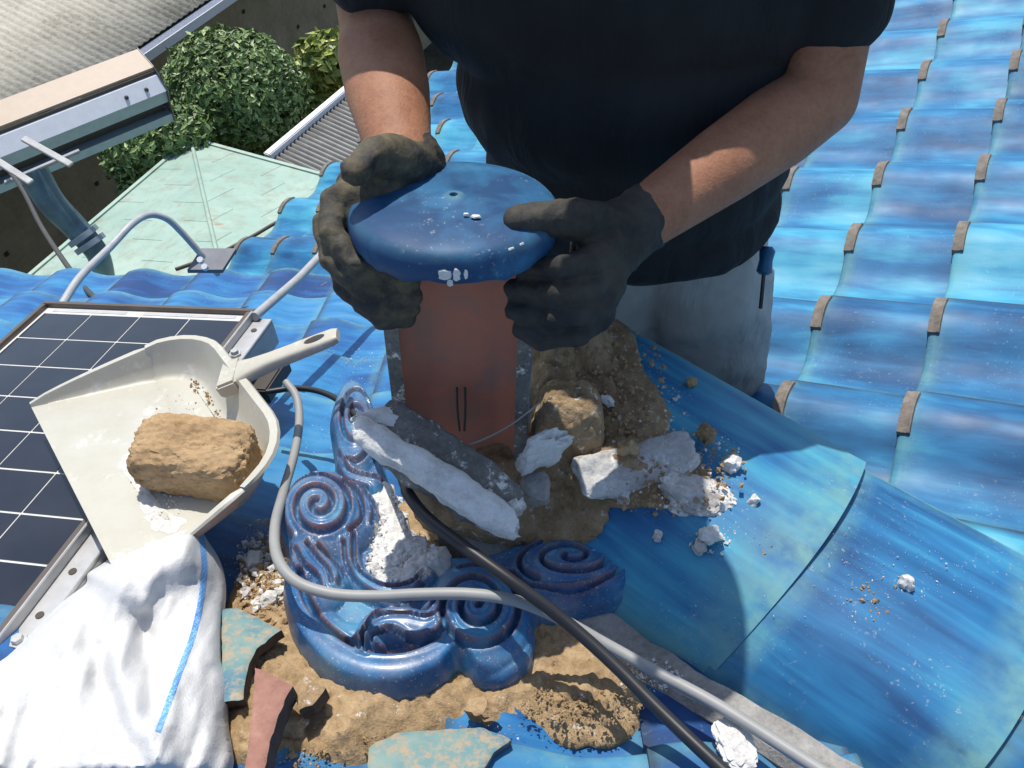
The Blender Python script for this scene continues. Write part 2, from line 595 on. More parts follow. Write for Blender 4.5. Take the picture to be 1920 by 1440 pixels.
# ridge: mortar core, bed of mortar and wide cap tiles
xR = Vector((RD[0], RD[1], 0)); yR = Vector((-RM[0], -RM[1], 0)); zR = Vector((0, 0, 1))
def rpt(s, m): return RD * s + RM * m
def ridge_core():
    v = []; f = []
    ss = np.linspace(-.75, .46, 60); prof = [(.372, -1.30), (.376, -.995), (.385, -.984), (.424, -.982), (.436, -.99), (.47, -.975), (.62, -.935), (.77, -.972), (.785, -1.0), (.79, -1.32)]
    for s in ss:
        for m, z in prof:
            j = .006 * noise.noise(Vector((s * 22, m * 30, z * 20)))
            p = rpt(s + j, m + j * .8)
            if m < .43 and z > -1.2: z = max(z, zN(p) + .010 - (.012 if m < .38 else 0))
            v.append((p[0], p[1], z + j * .5))
    n = len(prof)
    for i in range(len(ss) - 1):
        for k in range(n - 1):
            f.append((i * n + k, i * n + k + 1, (i + 1) * n + k + 1, (i + 1) * n + k))
    f.append(tuple(range(n))); f.append(tuple(range((len(ss) - 1) * n, len(ss) * n)))
    return adopt(link('mortar_bed', mesh('mortar_bed', v, f, True, 40), M['mortar']), roof)
ridge_core()

def cap(s0, s1, lift, seed):
    """cap tile between ridge positions s0 > s1; nose at s1 laps over the next one"""
    L = s0 - s1
    v = []; f = []; e = []
    ms = np.linspace(.428, .812, 25); xs = [0, .01, L * .25, L * .5, L * .75, L - .03, L - .012, L - .004, L, L + .014]
    th = .0070; nm = len(ms)
    for lay in (0, 1):
        for x in xs:                    # local x measured from the nose (s1 - .014)
            for m in ms:
                q = (m - .62) / .19
                z = float(capz(m)) - (.010 if abs(q) > .985 else 0) + lift * (1 - x / L) - lay * th
                z += .004 * math.sin(q * 3.0 + seed) 
                v.append((x - .020 * (1 - q * q) + .010, .62 - m, z + .93))
                ed = 0.0
                if x < .012: ed = .75
                if x > L - .02: ed = .4
                if abs(q) > .93: ed = max(ed, .85)
                elif abs(q) > .85: ed = max(ed, .3)
                e.append(ed)
    nx = len(xs); off = nx * nm
    for i in range(nx - 1):
        for j in range(nm - 1):
            a = i * nm + j
            f.append((a, a + 1, a + nm + 1, a + nm)); f.append((off + a, off + a + nm, off + a + nm + 1, off + a + 1))
        for j in (0, nm - 1):
            a = i * nm + j; f.append((a, a + nm, off + a + nm, off + a))
    for j in range(nm - 1):
        for i in (0, nx - 1):
            a = i * nm + j; f.append((a, a + 1, off + a + 1, off + a))
    me = mesh('ridge_cap', v, f, True, 40); attr(me, 'edge', e)
    o = link('ridge_cap', me, M['glaze_cap'])
    p = rpt(s1 - .012, .62)
    o.matrix_basis = frame(xR, yR, zR, (p[0], p[1], -.93)) @ Matrix.Rotation(math.radians(seed % 3 - 1) * 1.2, 4, 'Z')
    return adopt(o, roof)
for i, (a, b) in enumerate([(.47, .075), (.075, -.175), (-.175, -.425), (-.425, -.675)]):
    cap(a, b, .0085, i + 1)

# ------------------------------------------------------------------ lower surroundings
# pale green sheet-metal roof of the storey below
E1 = np.array([-.404, -.915]); E2 = np.array([.921, -.39])
GA = np.array(hit(358, 262, (-4.2, 0, 0)))          # its far corner
groof = thing('metal_roof', 'pale green weathered sheet metal hip roof below the tiles', 'roof', tuple(GA))
M['green'] = None
def greenmat():
    m, nt, bs = mat('pale_green_paint')
    co = coords(nt, rnd=False)
    a = ntex(nt, co, 2.2, 6, 0.65); b = ntex(nt, co, 9, 6, 0.7)
    oi = nt.nodes.new('ShaderNodeObjectInfo')
    col = ramp(nt, math_(nt, 'ADD', a, math_(nt, 'MULTIPLY', oi.outputs['Random'], .12)), [(.3, (.25, .38, .31)), (.55, (.31, .44, .37)), (.75, (.38, .49, .41))])
    col = mixc(nt, math_(nt, 'MULTIPLY', mrange(nt, b, .48, .70), .7), col, (.27, .27, .20))
    col = mixc(nt, math_(nt, 'MULTIPLY', mrange(nt, ntex(nt, co, 3.5, 3), .66, .72), .8), col, (.33, .20, .12))
    nt.links.new(col, bs.inputs['Base Color']); bs.inputs['Roughness'].default_value = .6
    bump(nt, bs, b, .15, .01)
    return m
M['green'] = greenmat()
def clip_half(poly, a, b, c):
    out = []
    for i in range(len(poly)):
        p, q = poly[i], poly[(i + 1) % len(poly)]
        dp = a * p[0] + b * p[1] - c; dq = a * q[0] + b * q[1] - c
        if dp >= 0: out.append(p)
        if dp * dq < 0:
            t = dp / (dp - dq); out.append((p[0] + t * (q[0] - p[0]), p[1] + t * (q[1] - p[1])))
    return out
for side in (0, 1):
    along = E2 if side == 0 else E1
    inw = E1 if side == 0 else E2                    # towards the house
    PW, PH = .46, .30
    for r in range(10):
        for k in range(-1, 10):
            u0 = k * PW + (r % 2) * PW * .5
            poly = [(u0, r * PH), (u0 + PW - .004, r * PH), (u0 + PW - .004, (r + 1) * PH - .004), (u0, (r + 1) * PH - .004)]
            poly = clip_half(poly, 1, -1, 0.006)      # keep u >= v : this side of the hip
            if len(poly) < 3: continue
            v = []
            for lay in (0, .014):
                for (u, vv) in poly:
                    p = GA[:2] + along * u + inw * vv
                    tilt = .006 * (1 - (vv - r * PH) / PH)
                    v.append((p[0], p[1], GA[2] + .30 * vv + tilt - lay))
            n = len(poly)
            f = [tuple(range(n)), tuple(range(n, 2 * n))] + [(i, (i + 1) % n, n + (i + 1) % n, n + i) for i in range(n)]
            adopt(link('roof_sheet', mesh('roof_sheet', v, f), M['green']), groof)
hip = [Vector((*(GA[:2] + (E1 + E2) * t), GA[2] + .30 * t + .012)) for t in np.linspace(0, 2.9, 8)]
adopt(link('hip_seam', tube('hip_seam', hip, .016, 8), M['green']), groof)
for side in (0, 1):
    al = E2 if side == 0 else E1; iw = E1 if side == 0 else E2
    p = GA[:2] - iw * .012
    adopt(link('eave_trim', boxm('eave_trim', (p[0], p[1], GA[2] - .10), (al[0] * 3.9, al[1] * 3.9, 0), (iw[0] * .03, iw[1] * .03, 0), (0, 0, .125)), M['green']), groof)
M['render_wall'] = earth('rendered_wall', (.20, .17, .11), (.28, .24, .16), (.33, .29, .20), 3, bst=.3)
pw = [GA[:2] + (E1 + E2) * .35 + E2 * a + E1 * b for a, b in ((0, 0), (3.2, 0), (3.2, 2.6), (0, 2.6))]
v = [(p[0], p[1], z) for z in (-7.3, GA[2] + .05) for p in pw]
adopt(link('wall', mesh('wall', v, [(0, 1, 5, 4), (1, 2, 6, 5), (2, 3, 7, 6), (3, 0, 4, 7), (4, 5, 6, 7)]), M['render_wall']), groof)

# grey corrugated carport roof beyond it
c = [hit(x, y, (-4.36, 0, 0)) for x, y in ((505, 302), (672, 160), (905, 262), (760, 420))]
cp = thing('carport_roof', 'grey corrugated carport roof with a silver edge strip', 'carport', tuple(c[0]))
def carport():
    v = []; f = []
    nu, nv = 8, 150
    for i in range(nu + 1):
        for j in range(nv + 1):
            a = np.array(c[0]) * (1 - i / nu) + np.array(c[3]) * (i / nu); b = np.array(c[1]) * (1 - i / nu) + np.array(c[2]) * (i / nu)
            p = a * (1 - j / nv) + b * (j / nv)
            v.append((p[0], p[1], p[2] + .016 * math.sin(j * 2 * math.pi / 6)))
    for i in range(nu):
        for j in range(nv):
            k = i * (nv + 1) + j; f.append((k, k + 1, k + nv + 2, k + nv + 1))
    me = mesh('corrugated_sheet', v, f, True)
    o = link('corrugated_sheet', me, plain('grey_sheet', (.20, .20, .19), .55, .2, var=.25, scale=6))
    md = o.modifiers.new('s', 'SOLIDIFY'); md.thickness = .006; evalmesh(o)
    adopt(o, cp)
carport()
M['alu'] = plain('aluminium', (.46, .46, .455), .42, .35, var=.12, scale=40)
M['alu_white'] = plain('pale_aluminium', (.66, .68, .72), .45, .1, var=.06)
d = Vector(c[1]) - Vector(c[0]); up = Vector((0, 0, 1)); sd = d.cross(up).normalized()
adopt(link('edge_strip', boxm('edge_strip', Vector(c[0]) - sd * .05 - up * .06, d, sd * .07, up * .13, .008), M['alu_white']), cp)
d2 = Vector(c[2]) - Vector(c[3]); sd2 = d2.cross(up).normalized()
for (a, b) in ((.05, .12), (.95, .12), (.05, .9), (.95, .9)):
    p = Vector(c[0]).lerp(Vector(c[1]), a).lerp(Vector(c[3]).lerp(Vector(c[2]), a), b)
    adopt(link('post', boxm('post', (p.x - .05, p.y - .05, -7.25), (.1, 0, 0), (0, .1, 0), (0, 0, 2.84)), M['alu_white']), cp)

# neighbouring house: khaki wall, beige corrugated roof, gutter
NZ = -4.3
q0 = np.array(hit(287, 96, (NZ, 0, 0)))[:2]; ed = np.array([.43, .903]); sdv = np.array([-.903, .43])
nh = thing('neighbour_house', 'khaki walled house with a beige corrugated roof and pale gutter', 'house', (q0[0] - 2, q0[1], -7.2))
def nbr():
    v = []; f = []
    nu, nv = 900, 6
    for i in range(nu + 1):
        s = -7.0 + 15.0 * i / nu
        for j in range(nv + 1):
            h = 6.0 * j / nv
            p = q0 + ed * s + sdv * h
            v.append((p[0], p[1], NZ + .12 + .22 * h + .006 * math.sin(i * 2 * math.pi / 5.0 + .4)))
    for i in range(nu):
        for j in range(nv):
            k = i * (nv + 1) + j; f.append((k, k + 1, k + nv + 2, k + nv + 1))
    m, nt, bs = mat('beige_slate')
    co = coords(nt, rnd=False)
    a = ntex(nt, co, 1.3, 6, .65); b = ntex(nt, co, 26, 5, .75)
    col = ramp(nt, math_(nt, 'ADD', math_(nt, 'MULTIPLY', a, .5), math_(nt, 'MULTIPLY', b, .5)), [(.38, (.25, .225, .175)), (.5, (.44, .405, .325)), (.62, (.56, .52, .43))])
    nt.links.new(col, bs.inputs['Base Color']); bs.inputs['Roughness'].default_value = .9; bump(nt, bs, b, .5, .02)
    o = link('corrugated_roof', mesh('corrugated_roof', v, f, True), m)
    md = o.modifiers.new('s', 'SOLIDIFY'); md.thickness = .012; evalmesh(o); adopt(o, nh)
    # wall
    p0 = q0 + sdv * .42 - ed * 6.8; p1 = q0 + sdv * .42 + ed * 7.8
    pts = [p0, p1, p1 + sdv * 5.2, p0 + sdv * 5.2]
    vv = [(p[0], p[1], -7.3) for p in pts] + [(p[0], p[1], NZ + .12 + .22 * (.42 if i < 2 else 5.62)) for i, p in enumerate(pts)]
    adopt(link('wall', mesh('wall', vv, [(0, 1, 5, 4), (1, 2, 6, 5), (2, 3, 7, 6), (3, 0, 4, 7)]), M['render_wall']), nh)
    # courses of small weep holes in the wall face
    mh = plain('dark_hole', (.03, .028, .02), .9)
    hb = boxm('weep_hole', (-.02, -.01, -.02), (.04, 0, 0), (0, .012, 0), (0, 0, .04))
    hb.materials.append(mh)
    for r in range(4):
        for k in range(18):
            p = q0 + sdv * .418 + ed * (-4.5 + .6 * k + (r % 2) * .3)
            o = link('weep_hole', hb); o.matrix_basis = Matrix.Translation((p[0], p[1], -6.6 + .6 * r)) @ Matrix.Rotation(math.atan2(ed[1], ed[0]), 4, 'Z'); adopt(o, nh)
    # gutter and fascia
    g0 = q0 - ed * 7.0 - sdv * .10
    prof = [(0, .0), (.10, 0), (.105, .09), (.095, .09), (.09, .012), (.01, .012), (.008, .09), (0, .09)]
    vv = []; ff = []
    for s in (0, 15.0):
        for a, b in prof:
            p = g0 + ed * s + sdv * a; vv.append((p[0], p[1], NZ + .0 + b))
    for i in range(8): ff.append((i, (i + 1) % 8, 8 + (i + 1) % 8, 8 + i))
    adopt(link('gutter', mesh('gutter', vv, ff), M['alu_white']), nh)
    p = q0 - ed * 7.0 + sdv * .06
    adopt(link('fascia_board', boxm('fascia_board', (p[0], p[1], NZ - .10), (ed[0] * 15, ed[1] * 15, 0), (sdv[0] * .03, sdv[1] * .03, 0), (0, 0, .19)), plain('dark_fascia', (.06, .055, .05), .7)), nh)
nbr()

# awning beam at the upper left, with its bracket and downpipe
BZ = -2.55
b1 = Vector(hit(287, 126, (BZ, 0, 0))); b0 = Vector(hit(-40, 252, (BZ, 0, 0)))
bd = (b1 - b0).normalized(); bs_ = Vector((bd.y, -bd.x, 0))      # towards the camera side
b0 = b1 - bd * 2.2
aw = thing('awning_beam', 'long aluminium awning housing with beige top and open end', 'awning', tuple(b1))
M['beige_paint'] = plain('beige_paint', (.37, .28, .20), .5, var=.06)
M['dark_brown'] = plain('dark_brown_metal', (.055, .045, .035), .5)
M['bluegrey'] = plain('bluegrey_metal', (.24, .30, .34), .5, .2, var=.1)
def ext(name, prof, m, a=b0, b=b1):
    vv = []; ff = []; n = len(prof)
    for o_ in (a, b):
        for (x, z) in prof: vv.append(o_ + bs_ * x + Vector((0, 0, z)))
    for i in range(n): ff.append((i, (i + 1) % n, n + (i + 1) % n, n + i))
    ff.append(tuple(range(n))); ff.append(tuple(range(n, 2 * n)))
    return adopt(link(name, mesh(name, vv, ff), m), aw)
ext('top_cover', [(0, 0), (-.16, .045), (-.16, .03), (0, -.015)], M['beige_paint'])
ext('seal_strip', [(.0, -.016), (.012, -.016), (.012, -.034), (0, -.034)], M['dark_brown'])
ext('front_panel', [(.0, -.035), (.028, -.035), (.095, -.105), (.0, -.135)], M['alu_white'])
ext('lower_channel', [(.0, -.136), (.080, -.108), (.060, -.19), (-.01, -.20)], M['bluegrey'])
ext('recess', [(-.09, -.15), (-.011, -.15), (-.011, -.27), (-.09, -.27)], M['dark_brown'], b0, b1 - bd * .01)
ext('bottom_rail', [(-.03, -.272), (.05, -.272), (.042, -.325), (-.03, -.325)], M['bluegrey'])
ext('end_plate', [(-.165, .05), (.0, .004), (.04, -.03), (.102, -.105), (.07, -.21), (.055, -.33), (-.10, -.33)], plain('end_plate_grey', (.10, .10, .095), .5, .3), b1 + bd * .001, b1 + bd * .006)
for s in (.10, .22, 1.55):
    p = b1 - bd * s + bs_ * .062 + Vector((0, 0, -.070))
    adopt(link('bolt', tube('bolt', [p, p + bs_ * .012], .011, 10), M['dark_brown']), aw)
p = b1 - bd * 1.28 + bs_ * .062 + Vector((0, 0, -.070))
adopt(link('round_plug', tube('round_plug', [p, p + bs_ * .006, p + bs_ * .008], [.028, .028, .02], 18), M['alu_white']), aw)

dp = thing('downpipe', 'weathered blue grey downpipe with clamps beside the green roof', 'pipe', tuple(P(190, 470, 3.9)))
pp = catmull([P(62, 322, 3.55), P(95, 378, 3.6), P(135, 420, 3.66), P(165, 452, 3.7), P(185, 480, 3.74), P(196, 520, 3.85), P(200, 560, 4.0)], 6)
M['pipe'] = plain('pipe_blue_grey', (.09, .16, .19), .45, .2, var=.35, scale=14)
adopt(link('pipe', tube('pipe', pp, [.062 - .0006 * i for i in range(len(pp))], 16), M['pipe']), dp)
for k in (16, 19):
    t = (pp[k + 1] - pp[k]).normalized()
    adopt(link('clamp', tube('clamp', [pp[k] - t * .012, pp[k] + t * .012], .072, 16), M['bluegrey']), dp)
br = thing('mounting_bracket', 'galvanised bracket bars holding the downpipe under the beam', 'bracket', tuple(P(80, 300, 3.5)))
for a, b, wd in ((P(45, 262, 3.45), P(135, 312, 3.45), .03), (P(-10, 300, 3.4), P(60, 345, 3.4), .03), (P(10, 345, 3.5), P(150, 285, 3.55), .02)):
    t = (b - a).normalized(); s_ = t.cross(Vector((0, 0, 1))).normalized() * wd
    adopt(link('bar', boxm('bar', a - s_ * .5, b - a, s_, Vector((0, 0, .012)), .002), plain('galvanised', (.30, .31, .32), .6, .2, var=.2)), br)

# ------------------------------------------------------------------ plants
def leafmat(name, c1, c2, c3):
    m, nt, bs = mat(name)
    a = attrn(nt, 'tint')
    nt.links.new(ramp(nt, a, [(0, c1), (.5, c2), (1, c3)]), bs.inputs['Base Color'])
    bs.inputs['Roughness'].default_value = .45
    try:
        bs.inputs['Transmission Weight'].default_value = 0
    except Exception: pass
    return m
def crown(name, ells, count, size, m, seed, shell=.75):
    rg = random.Random(seed); v = []; f = []; ti = []
    tot = sum(e[1][0] * e[1][1] for e in ells)
    for c_, r_ in ells:
        for _ in range(int(count * r_[0] * r_[1] / tot)):
            d = Vector((rg.gauss(0, 1), rg.gauss(0, 1), rg.gauss(0, 1))).normalized()
            lump = 1 + .10 * noise.noise(d * 3.2 + Vector((seed, 0, 0))) + .07 * noise.noise(d * 8 + Vector((seed, 0, 0)))
            k = (shell + (1 - shell) * rg.random() ** .5) * lump
            if noise.noise(d * 6 + Vector((0, seed, 3))) < -.38 and k > .9: continue
            p = Vector(c_) + Vector((d.x * r_[0], d.y * r_[1], d.z * r_[2])) * k
            n = (d + Vector((rg.gauss(0, .55), rg.gauss(0, .55), rg.gauss(0.2, .55)))).normalized()
            t = n.orthogonal(); t.rotate(Matrix.Rotation(rg.random() * 6.28, 3, n)); t.normalize()
            b = n.cross(t); s = size * rg.uniform(.6, 1.3)
            i = len(v)
            v += [p - t * s, p + b * s * .42 + n * s * .15, p + t * s, p - b * s * .42 + n * s * .15]
            f.append((i, i + 1, i + 2, i + 3)); tt = min(1, max(0, rg.gauss(.5, .25)))
            ti += [tt] * 4
    me = bpy.data.meshes.new(name); me.from_pydata([tuple(p) for p in v], [], f); me.update(); attr(me, 'tint', ti); me.materials.append(m)
    return me
def trunk(name, base, top, r, parent):
    pts = catmull([base, base.lerp(top, .4) + Vector((.05, .03, 0)), base.lerp(top, .75) - Vector((.04, 0, 0)), top], 5)
    n = len(pts)
    return adopt(link(name, tube(name, pts, [r * (1 - .6 * i / n) for i in range(n)], 8), plain(name + '_bark', (.10, .075, .05), .9, bst=.5)), parent)
bc = P(440, 178, 7.75)
t1 = thing('round_bush', 'round clipped dark green bush between the khaki wall and green roof', 'bush', (bc.x, bc.y, -7.2))
lm = leafmat('box_leaf', (.045, .085, .02), (.14, .22, .06), (.33, .43, .16))
adopt(link('crown', crown('crown', [(bc, (.66, .62, .55)), (bc + Vector((-.42, -.25, -.25)), (.36, .36, .3))], 15000, .038, lm, 3, .78)), t1)
trunk('trunk', Vector((bc.x, bc.y, -7.25)), bc - Vector((0, 0, .3)), .07, t1)
for a in range(4):
    an = a * 1.57 + .4
    adopt(link('limb', tube('limb', catmull([bc - Vector((0, 0, .75)), bc + Vector((.2 * math.cos(an), .2 * math.sin(an), -.35)), bc + Vector((.42 * math.cos(an), .42 * math.sin(an), .05))], 4), [.03, .03, .028, .026, .022, .018, .014, .010, .008], 6), M['deckwood']), t1)
b2 = P(268, 285, 7.2)
t2 = thing('low_bush', 'loose low green bush in the shade under the awning beam', 'bush', (b2.x, b2.y, -7.2))
adopt(link('crown', crown('crown', [(b2, (.34, .33, .34)), (b2 + Vector((-.02, -.12, -.34)), (.26, .26, .3)), (b2 + Vector((.3, .1, .1)), (.3, .28, .25))], 5500, .040, lm, 8, .6)), t2)
trunk('trunk', Vector((b2.x, b2.y, -7.25)), b2, .04, t2)
b3 = P(612, 138, 8.6)
t3 = thing('yellow_shrub', 'yellow green leafy shrub behind the carport edge', 'shrub', (b3.x, b3.y, -7.2))
ym = leafmat('variegated_leaf', (.09, .14, .03), (.30, .36, .07), (.62, .58, .14))
adopt(link('crown', crown('crown', [(b3 + Vector((.05, 0, .12)), (.34, .3, .30)), (b3 + Vector((-.05, -.1, -.3)), (.30, .3, .26)), (b3 + Vector((.35, .1, -.1)), (.3, .3, .4))], 1500, .085, ym, 5, .6)), t3)
trunk('trunk', Vector((b3.x, b3.y, -7.25)), b3, .03, t3)

# ------------------------------------------------------------------ solar panel on its stand
PL_L = Vector((.256, 1.26, -.248)).normalized()
PA = Vector(ray(85, 565) * 2.2 * .77)
_d = ray(480, 580); PB = Vector(_d * (PA.dot(PL_L) / float(np.dot(_d, PL_L))))
PWd = (PB - PA).length; PL_W = (PB - PA).normalized(); PL_N = PL_W.cross(PL_L).normalized()
LEN = .95
def pq(x, y, z=0.0): return PA + PL_W * x - PL_L * y + PL_N * z       # x across, y down towards the camera
panel = thing('solar_panel', 'small framed solar panel with white cell lines leaning on the tiles', 'solar panel', tuple(pq(.25, .5, -.05)))
M['frame_brown'] = plain('anodised_frame', (.13, .105, .085), .4, .4, var=.1)
def pbox(name, x0, x1, y0, y1, z0, z1, m, bev=.0, parent=panel):
    o = link(name, boxm(name, pq(x0, y0, z0), PL_W * (x1 - x0), -PL_L * (y1 - y0), PL_N * (z1 - z0), bev), m)
    return adopt(o, parent)
pbox('back_sheet', .006, PWd - .006, .006, LEN - .006, -.012, -.0075, plain('white_backsheet', (.62, .62, .60), .5, var=.04))
pbox('frame', 0, PWd, 0, .010, -.03, .002, M['frame_brown'], .001)
pbox('frame', 0, PWd, LEN - .01, LEN, -.03, .002, M['frame_brown'], .001)
pbox('frame', 0, .010, .0102, LEN - .0102, -.03, .002, M['frame_brown'], .001)
pbox('frame', PWd - .014, PWd, .0102, LEN - .0102, -.03, .002, M['frame_brown'], .001)
def cellmat():
    m, nt, bs = mat('solar_cell')
    co = coords(nt, rnd=False)
    nt.links.new(ramp(nt, ntex(nt, co, 8, 3), [(.35, (.010, .011, .016)), (.7, (.020, .021, .028))]), bs.inputs['Base Color'])
    bs.inputs['Roughness'].default_value = .16; bs.inputs['Coat Weight'].default_value = .3
    return m
M['cell'] = cellmat()
M['busbar'] = plain('busbar_silver', (.5, .5, .5), .5, .1)
NC, y0c, ph = 4, .030, .0835
pwid = (PWd - .034) / NC
for r in range(11):
    for k in range(NC):
        xa = .016 + k * pwid; ya = y0c + r * ph
        ce = pbox('cell', xa + .0016, xa + pwid - .0016, ya + .0022, ya + ph - .0022, -.0074, -.0062, M['cell'])
        for bfrac in (.2, .5, .8):
            pbx = xa + pwid * bfrac
            b = link('busbar', boxm('busbar', pq(pbx - .0009, ya + .0022, -.0061), PL_W * .0018, -PL_L * (ph - .0044), PL_N * .0003), M['busbar'])
            b.parent = ce; b.matrix_parent_inverse = Matrix.Translation(panel.location).inverted()
pbox('ribbon', .03, PWd * .42, .016, .024, -.0074, -.0066, M['busbar']); pbox('ribbon', PWd * .5, PWd - .035, .016, .024, -.0074, -.0066, M['busbar'])
# aluminium angle rail along the right side with holes and bolts
pbox('side_rail', PWd + .002, PWd + .040, .02, LEN + .05, -.012, -.006, M['alu'], .001)
pbox('side_rail', PWd + .002, PWd + .006, .02, LEN + .05, -.006, .010, M['alu'], .001)
pbox('side_rail', PWd + .036, PWd + .040, .02, LEN + .05, -.060, -.0122, M['alu'], .001)
for y in (.06, .13, .62, .69, .76, .83, .90):
    c_ = pq(PWd + .022, y, -.0058)
    adopt(link('hole', tube('hole', [c_, c_ + PL_N * .0012], .0055, 12), M['dark_brown']), panel)
for y in (.135, .73):
    c_ = pq(PWd + .022, y, -.0058)
    adopt(link('bolt', tube('bolt', [c_, c_ + PL_N * .004, c_ + PL_N * .0042, c_ + PL_N * .010], [.011, .011, .0075, .007], 6), M['alu']), panel)
pbox('junction_box', PWd + .005, PWd + .075, .06, .16, -.095, -.062, M['dark_brown'], .003)
# bent tube legs
leg1 = catmull([pq(.02, -.004, -.02), P(150, 520, 1.80), P(205, 465, 1.92), P(248, 420, 2.0), P(280, 403, 2.06), P(312, 410, 2.09), P(340, 435, 2.12), P(380, 480, 2.16), P(410, 515, 2.2)], 6)
adopt(link('tube_leg', tube('tube_leg', leg1, .0082, 12), M['alu']), panel)
leg2 = [pq(PWd + .012, .03, .004), P(560, 522, 1.74), P(650, 428, 1.98), P(720, 352, 2.16)]
adopt(link('tube_leg', tube('tube_leg', leg2, .0085, 12), M['alu']), panel)
for (a, b) in ((pq(.06, .05, -.03), .30), (pq(.43, .05, -.03), .22), (pq(.06, .80, -.03), .02), (pq(.43, .80, -.03), .02)):
    z2 = zN(a) + .03
    if a.z - z2 > .02:
        adopt(link('support_leg', tube('support_leg', [a, Vector((a.x, a.y, z2))], .009, 10), M['alu']), panel)
pl0 = P(368, 476, 2.13)
adopt(link('gusset_plate', boxm('gusset_plate', P(352, 512, 2.15), P(418, 512, 2.15) - P(352, 512, 2.15), P(378, 472, 2.17) - P(352, 512, 2.15), Vector((0, .004, .008))), plain('dark_steel', (.16, .17, .19), .5, .5)), panel)
for (x, y) in ((378, 490), (386, 503)):
    c_ = P(x, y, 2.135)
    adopt(link('bolt', tube('bolt', [c_, c_ + Vector((0, -.006, .012))], .008, 8), M['alu_white']), panel)

# ------------------------------------------------------------------ dustpan
PPL = (-.985 + .25 * .6, 0, -.25)
def pan():
    corners = [(60, 766), (362, 700), (505, 905), (236, 1112)]
    cp_ = [Vector(hit(x, y, PPL)) for x, y in corners]
    root = thing('dustpan', 'white plastic dustpan with long handle lying open on the panel edge', 'dustpan', tuple(sum(cp_, Vector()) / 4))
    n = Vector((0, .25, 1)).normalized()
    # U-shaped path with rounded back corners
    def rnd_(a, b, c, r, k=8):
        u = (a - b).normalized(); w_ = (c - b).normalized()
        p, q = b + u * r, b + w_ * r
        return [p.lerp(b, t).lerp(b.lerp(q, t), t) for t in np.linspace(0, 1, k)]
    FL, BL, BR, FR = cp_
    path = [FL.lerp(BL, t) for t in np.linspace(0, .78, 9)] + rnd_(FL, BL, BR, .062) + [BL.lerp(BR, t) for t in np.linspace(.36, .64, 5)] + rnd_(BL, BR, FR, .062) + [BR.lerp(FR, t) for t in np.linspace(.22, 1, 9)]
    L = [0]
    for a, b in zip(path[:-1], path[1:]): L.append(L[-1] + (b - a).length)
    tot = L[-1]; cen = sum(cp_, Vector()) / 4
    def hgt(l):
        t = min(l, tot - l) / (tot * .36)
        t = max(0, min(1, t)); return .006 + .062 * (t ** .8)
    v = []; f = []; m = len(path)
    rows = [(-.012, 0), (0.0, 0.004), (.010, .12), (.020, .45), (.027, .8), (.031, 1.0), (.038, 1.01), (.040, .96)]
    outs = []
    for i, p in enumerate(path):
        t = (path[min(i + 1, m - 1)] - path[max(i - 1, 0)]).normalized()
        o_ = t.cross(n).normalized()
        if o_.dot(p - cen) < 0: o_ = -o_
        outs.append(o_)
    for (off, hh) in rows:
        for i, p in enumerate(path):
            v.append(p + outs[i] * off * (hgt(L[i]) / .068) + n * hgt(L[i]) * hh)
    R = len(rows)
    for j in range(R - 1):
        for i in range(m - 1):
            f.append((j * m + i, j * m + i + 1, (j + 1) * m + i + 1, (j + 1) * m + i))
    # floor
    nf = 12
    half = m // 2
    k0 = len(v)
    for i in range(half + 1):
        a = v[i]; b = v[m - 1 - i]
        for k in range(1, nf): v.append(a.lerp(b, k / nf) - n * .0)
    def fi(i, k):
        if k == 0: return i
        if k == nf: return m - 1 - i
        return k0 + i * (nf - 1) + k - 1
    for i in range(half):
        for k in range(nf):
            q = [fi(i, k), fi(i + 1, k), fi(i + 1, k + 1), fi(i, k + 1)]
            q = list(dict.fromkeys(q))
            if len(q) >= 3: f.append(tuple(q))
    mm, nt, bs = mat('white_plastic')
    co = coords(nt, rnd=False)
    a = ntex(nt, co, 9, 6, .7); b = ntex(nt, co, 26, 6, .75)
    col = mixc(nt, mrange(nt, a, .45, .75), (.50, .48, .41), (.44, .41, .33))
    col = mixc(nt, math_(nt, 'MULTIPLY', mrange(nt, b, .56, .64), .5), col, (.66, .65, .62))
    nt.links.new(col, bs.inputs['Base Color']); bs.inputs['Roughness'].default_value = .45
    bs.inputs['Subsurface Weight'].default_value = .05
    o = link('pan', mesh('pan', v, f, True, 60), mm)
    md = o.modifiers.new('s', 'SOLIDIFY'); md.thickness = .0035; md.offset = -1
    evalmesh(o); smooth(o.data, 50); adopt(o, root)
    # handle
    mid = BL.lerp(BR, .42)
    h0 = P(452, 722, 1.19); h1 = P(634, 628, 1.27)
    h0 = mid + outs[m // 2] * .03 + n * .060
    ax = (h1 - h0); hl = ax.length; ax.normalize(); sx = n.cross(ax).normalized(); nn = ax.cross(sx)
    def hp(a, s, z): return h0 + ax * a + sx * s + nn * z
    secs = [(-.012, .034, .010), (.010, .030, .011), (.03, .022, .011), (.06, .017, .011), (hl * .55, .0165, .010), (hl * .8, .0175, .009), (hl * .95, .017, .008), (hl, .014, .006)]
    v = []; f = []
    K = 16
    for (a, s, z) in secs:
        for k in range(K):
            an = 2 * math.pi * k / K
            cs, sn = math.cos(an), math.sin(an)
            pw_ = .55
            v.append(hp(a, s * math.copysign(abs(cs) ** pw_, cs), z * math.copysign(abs(sn) ** pw_, sn)))
    for i in range(len(secs) - 1):
        for k in range(K): f.append((i * K + k, i * K + (k + 1) % K, (i + 1) * K + (k + 1) % K, (i + 1) * K + k))
    f.append(tuple(range(K))); f.append(tuple(range((len(secs) - 1) * K, len(secs) * K)))
    ho = link('handle', mesh('handle', v, f, True, 50), mm)
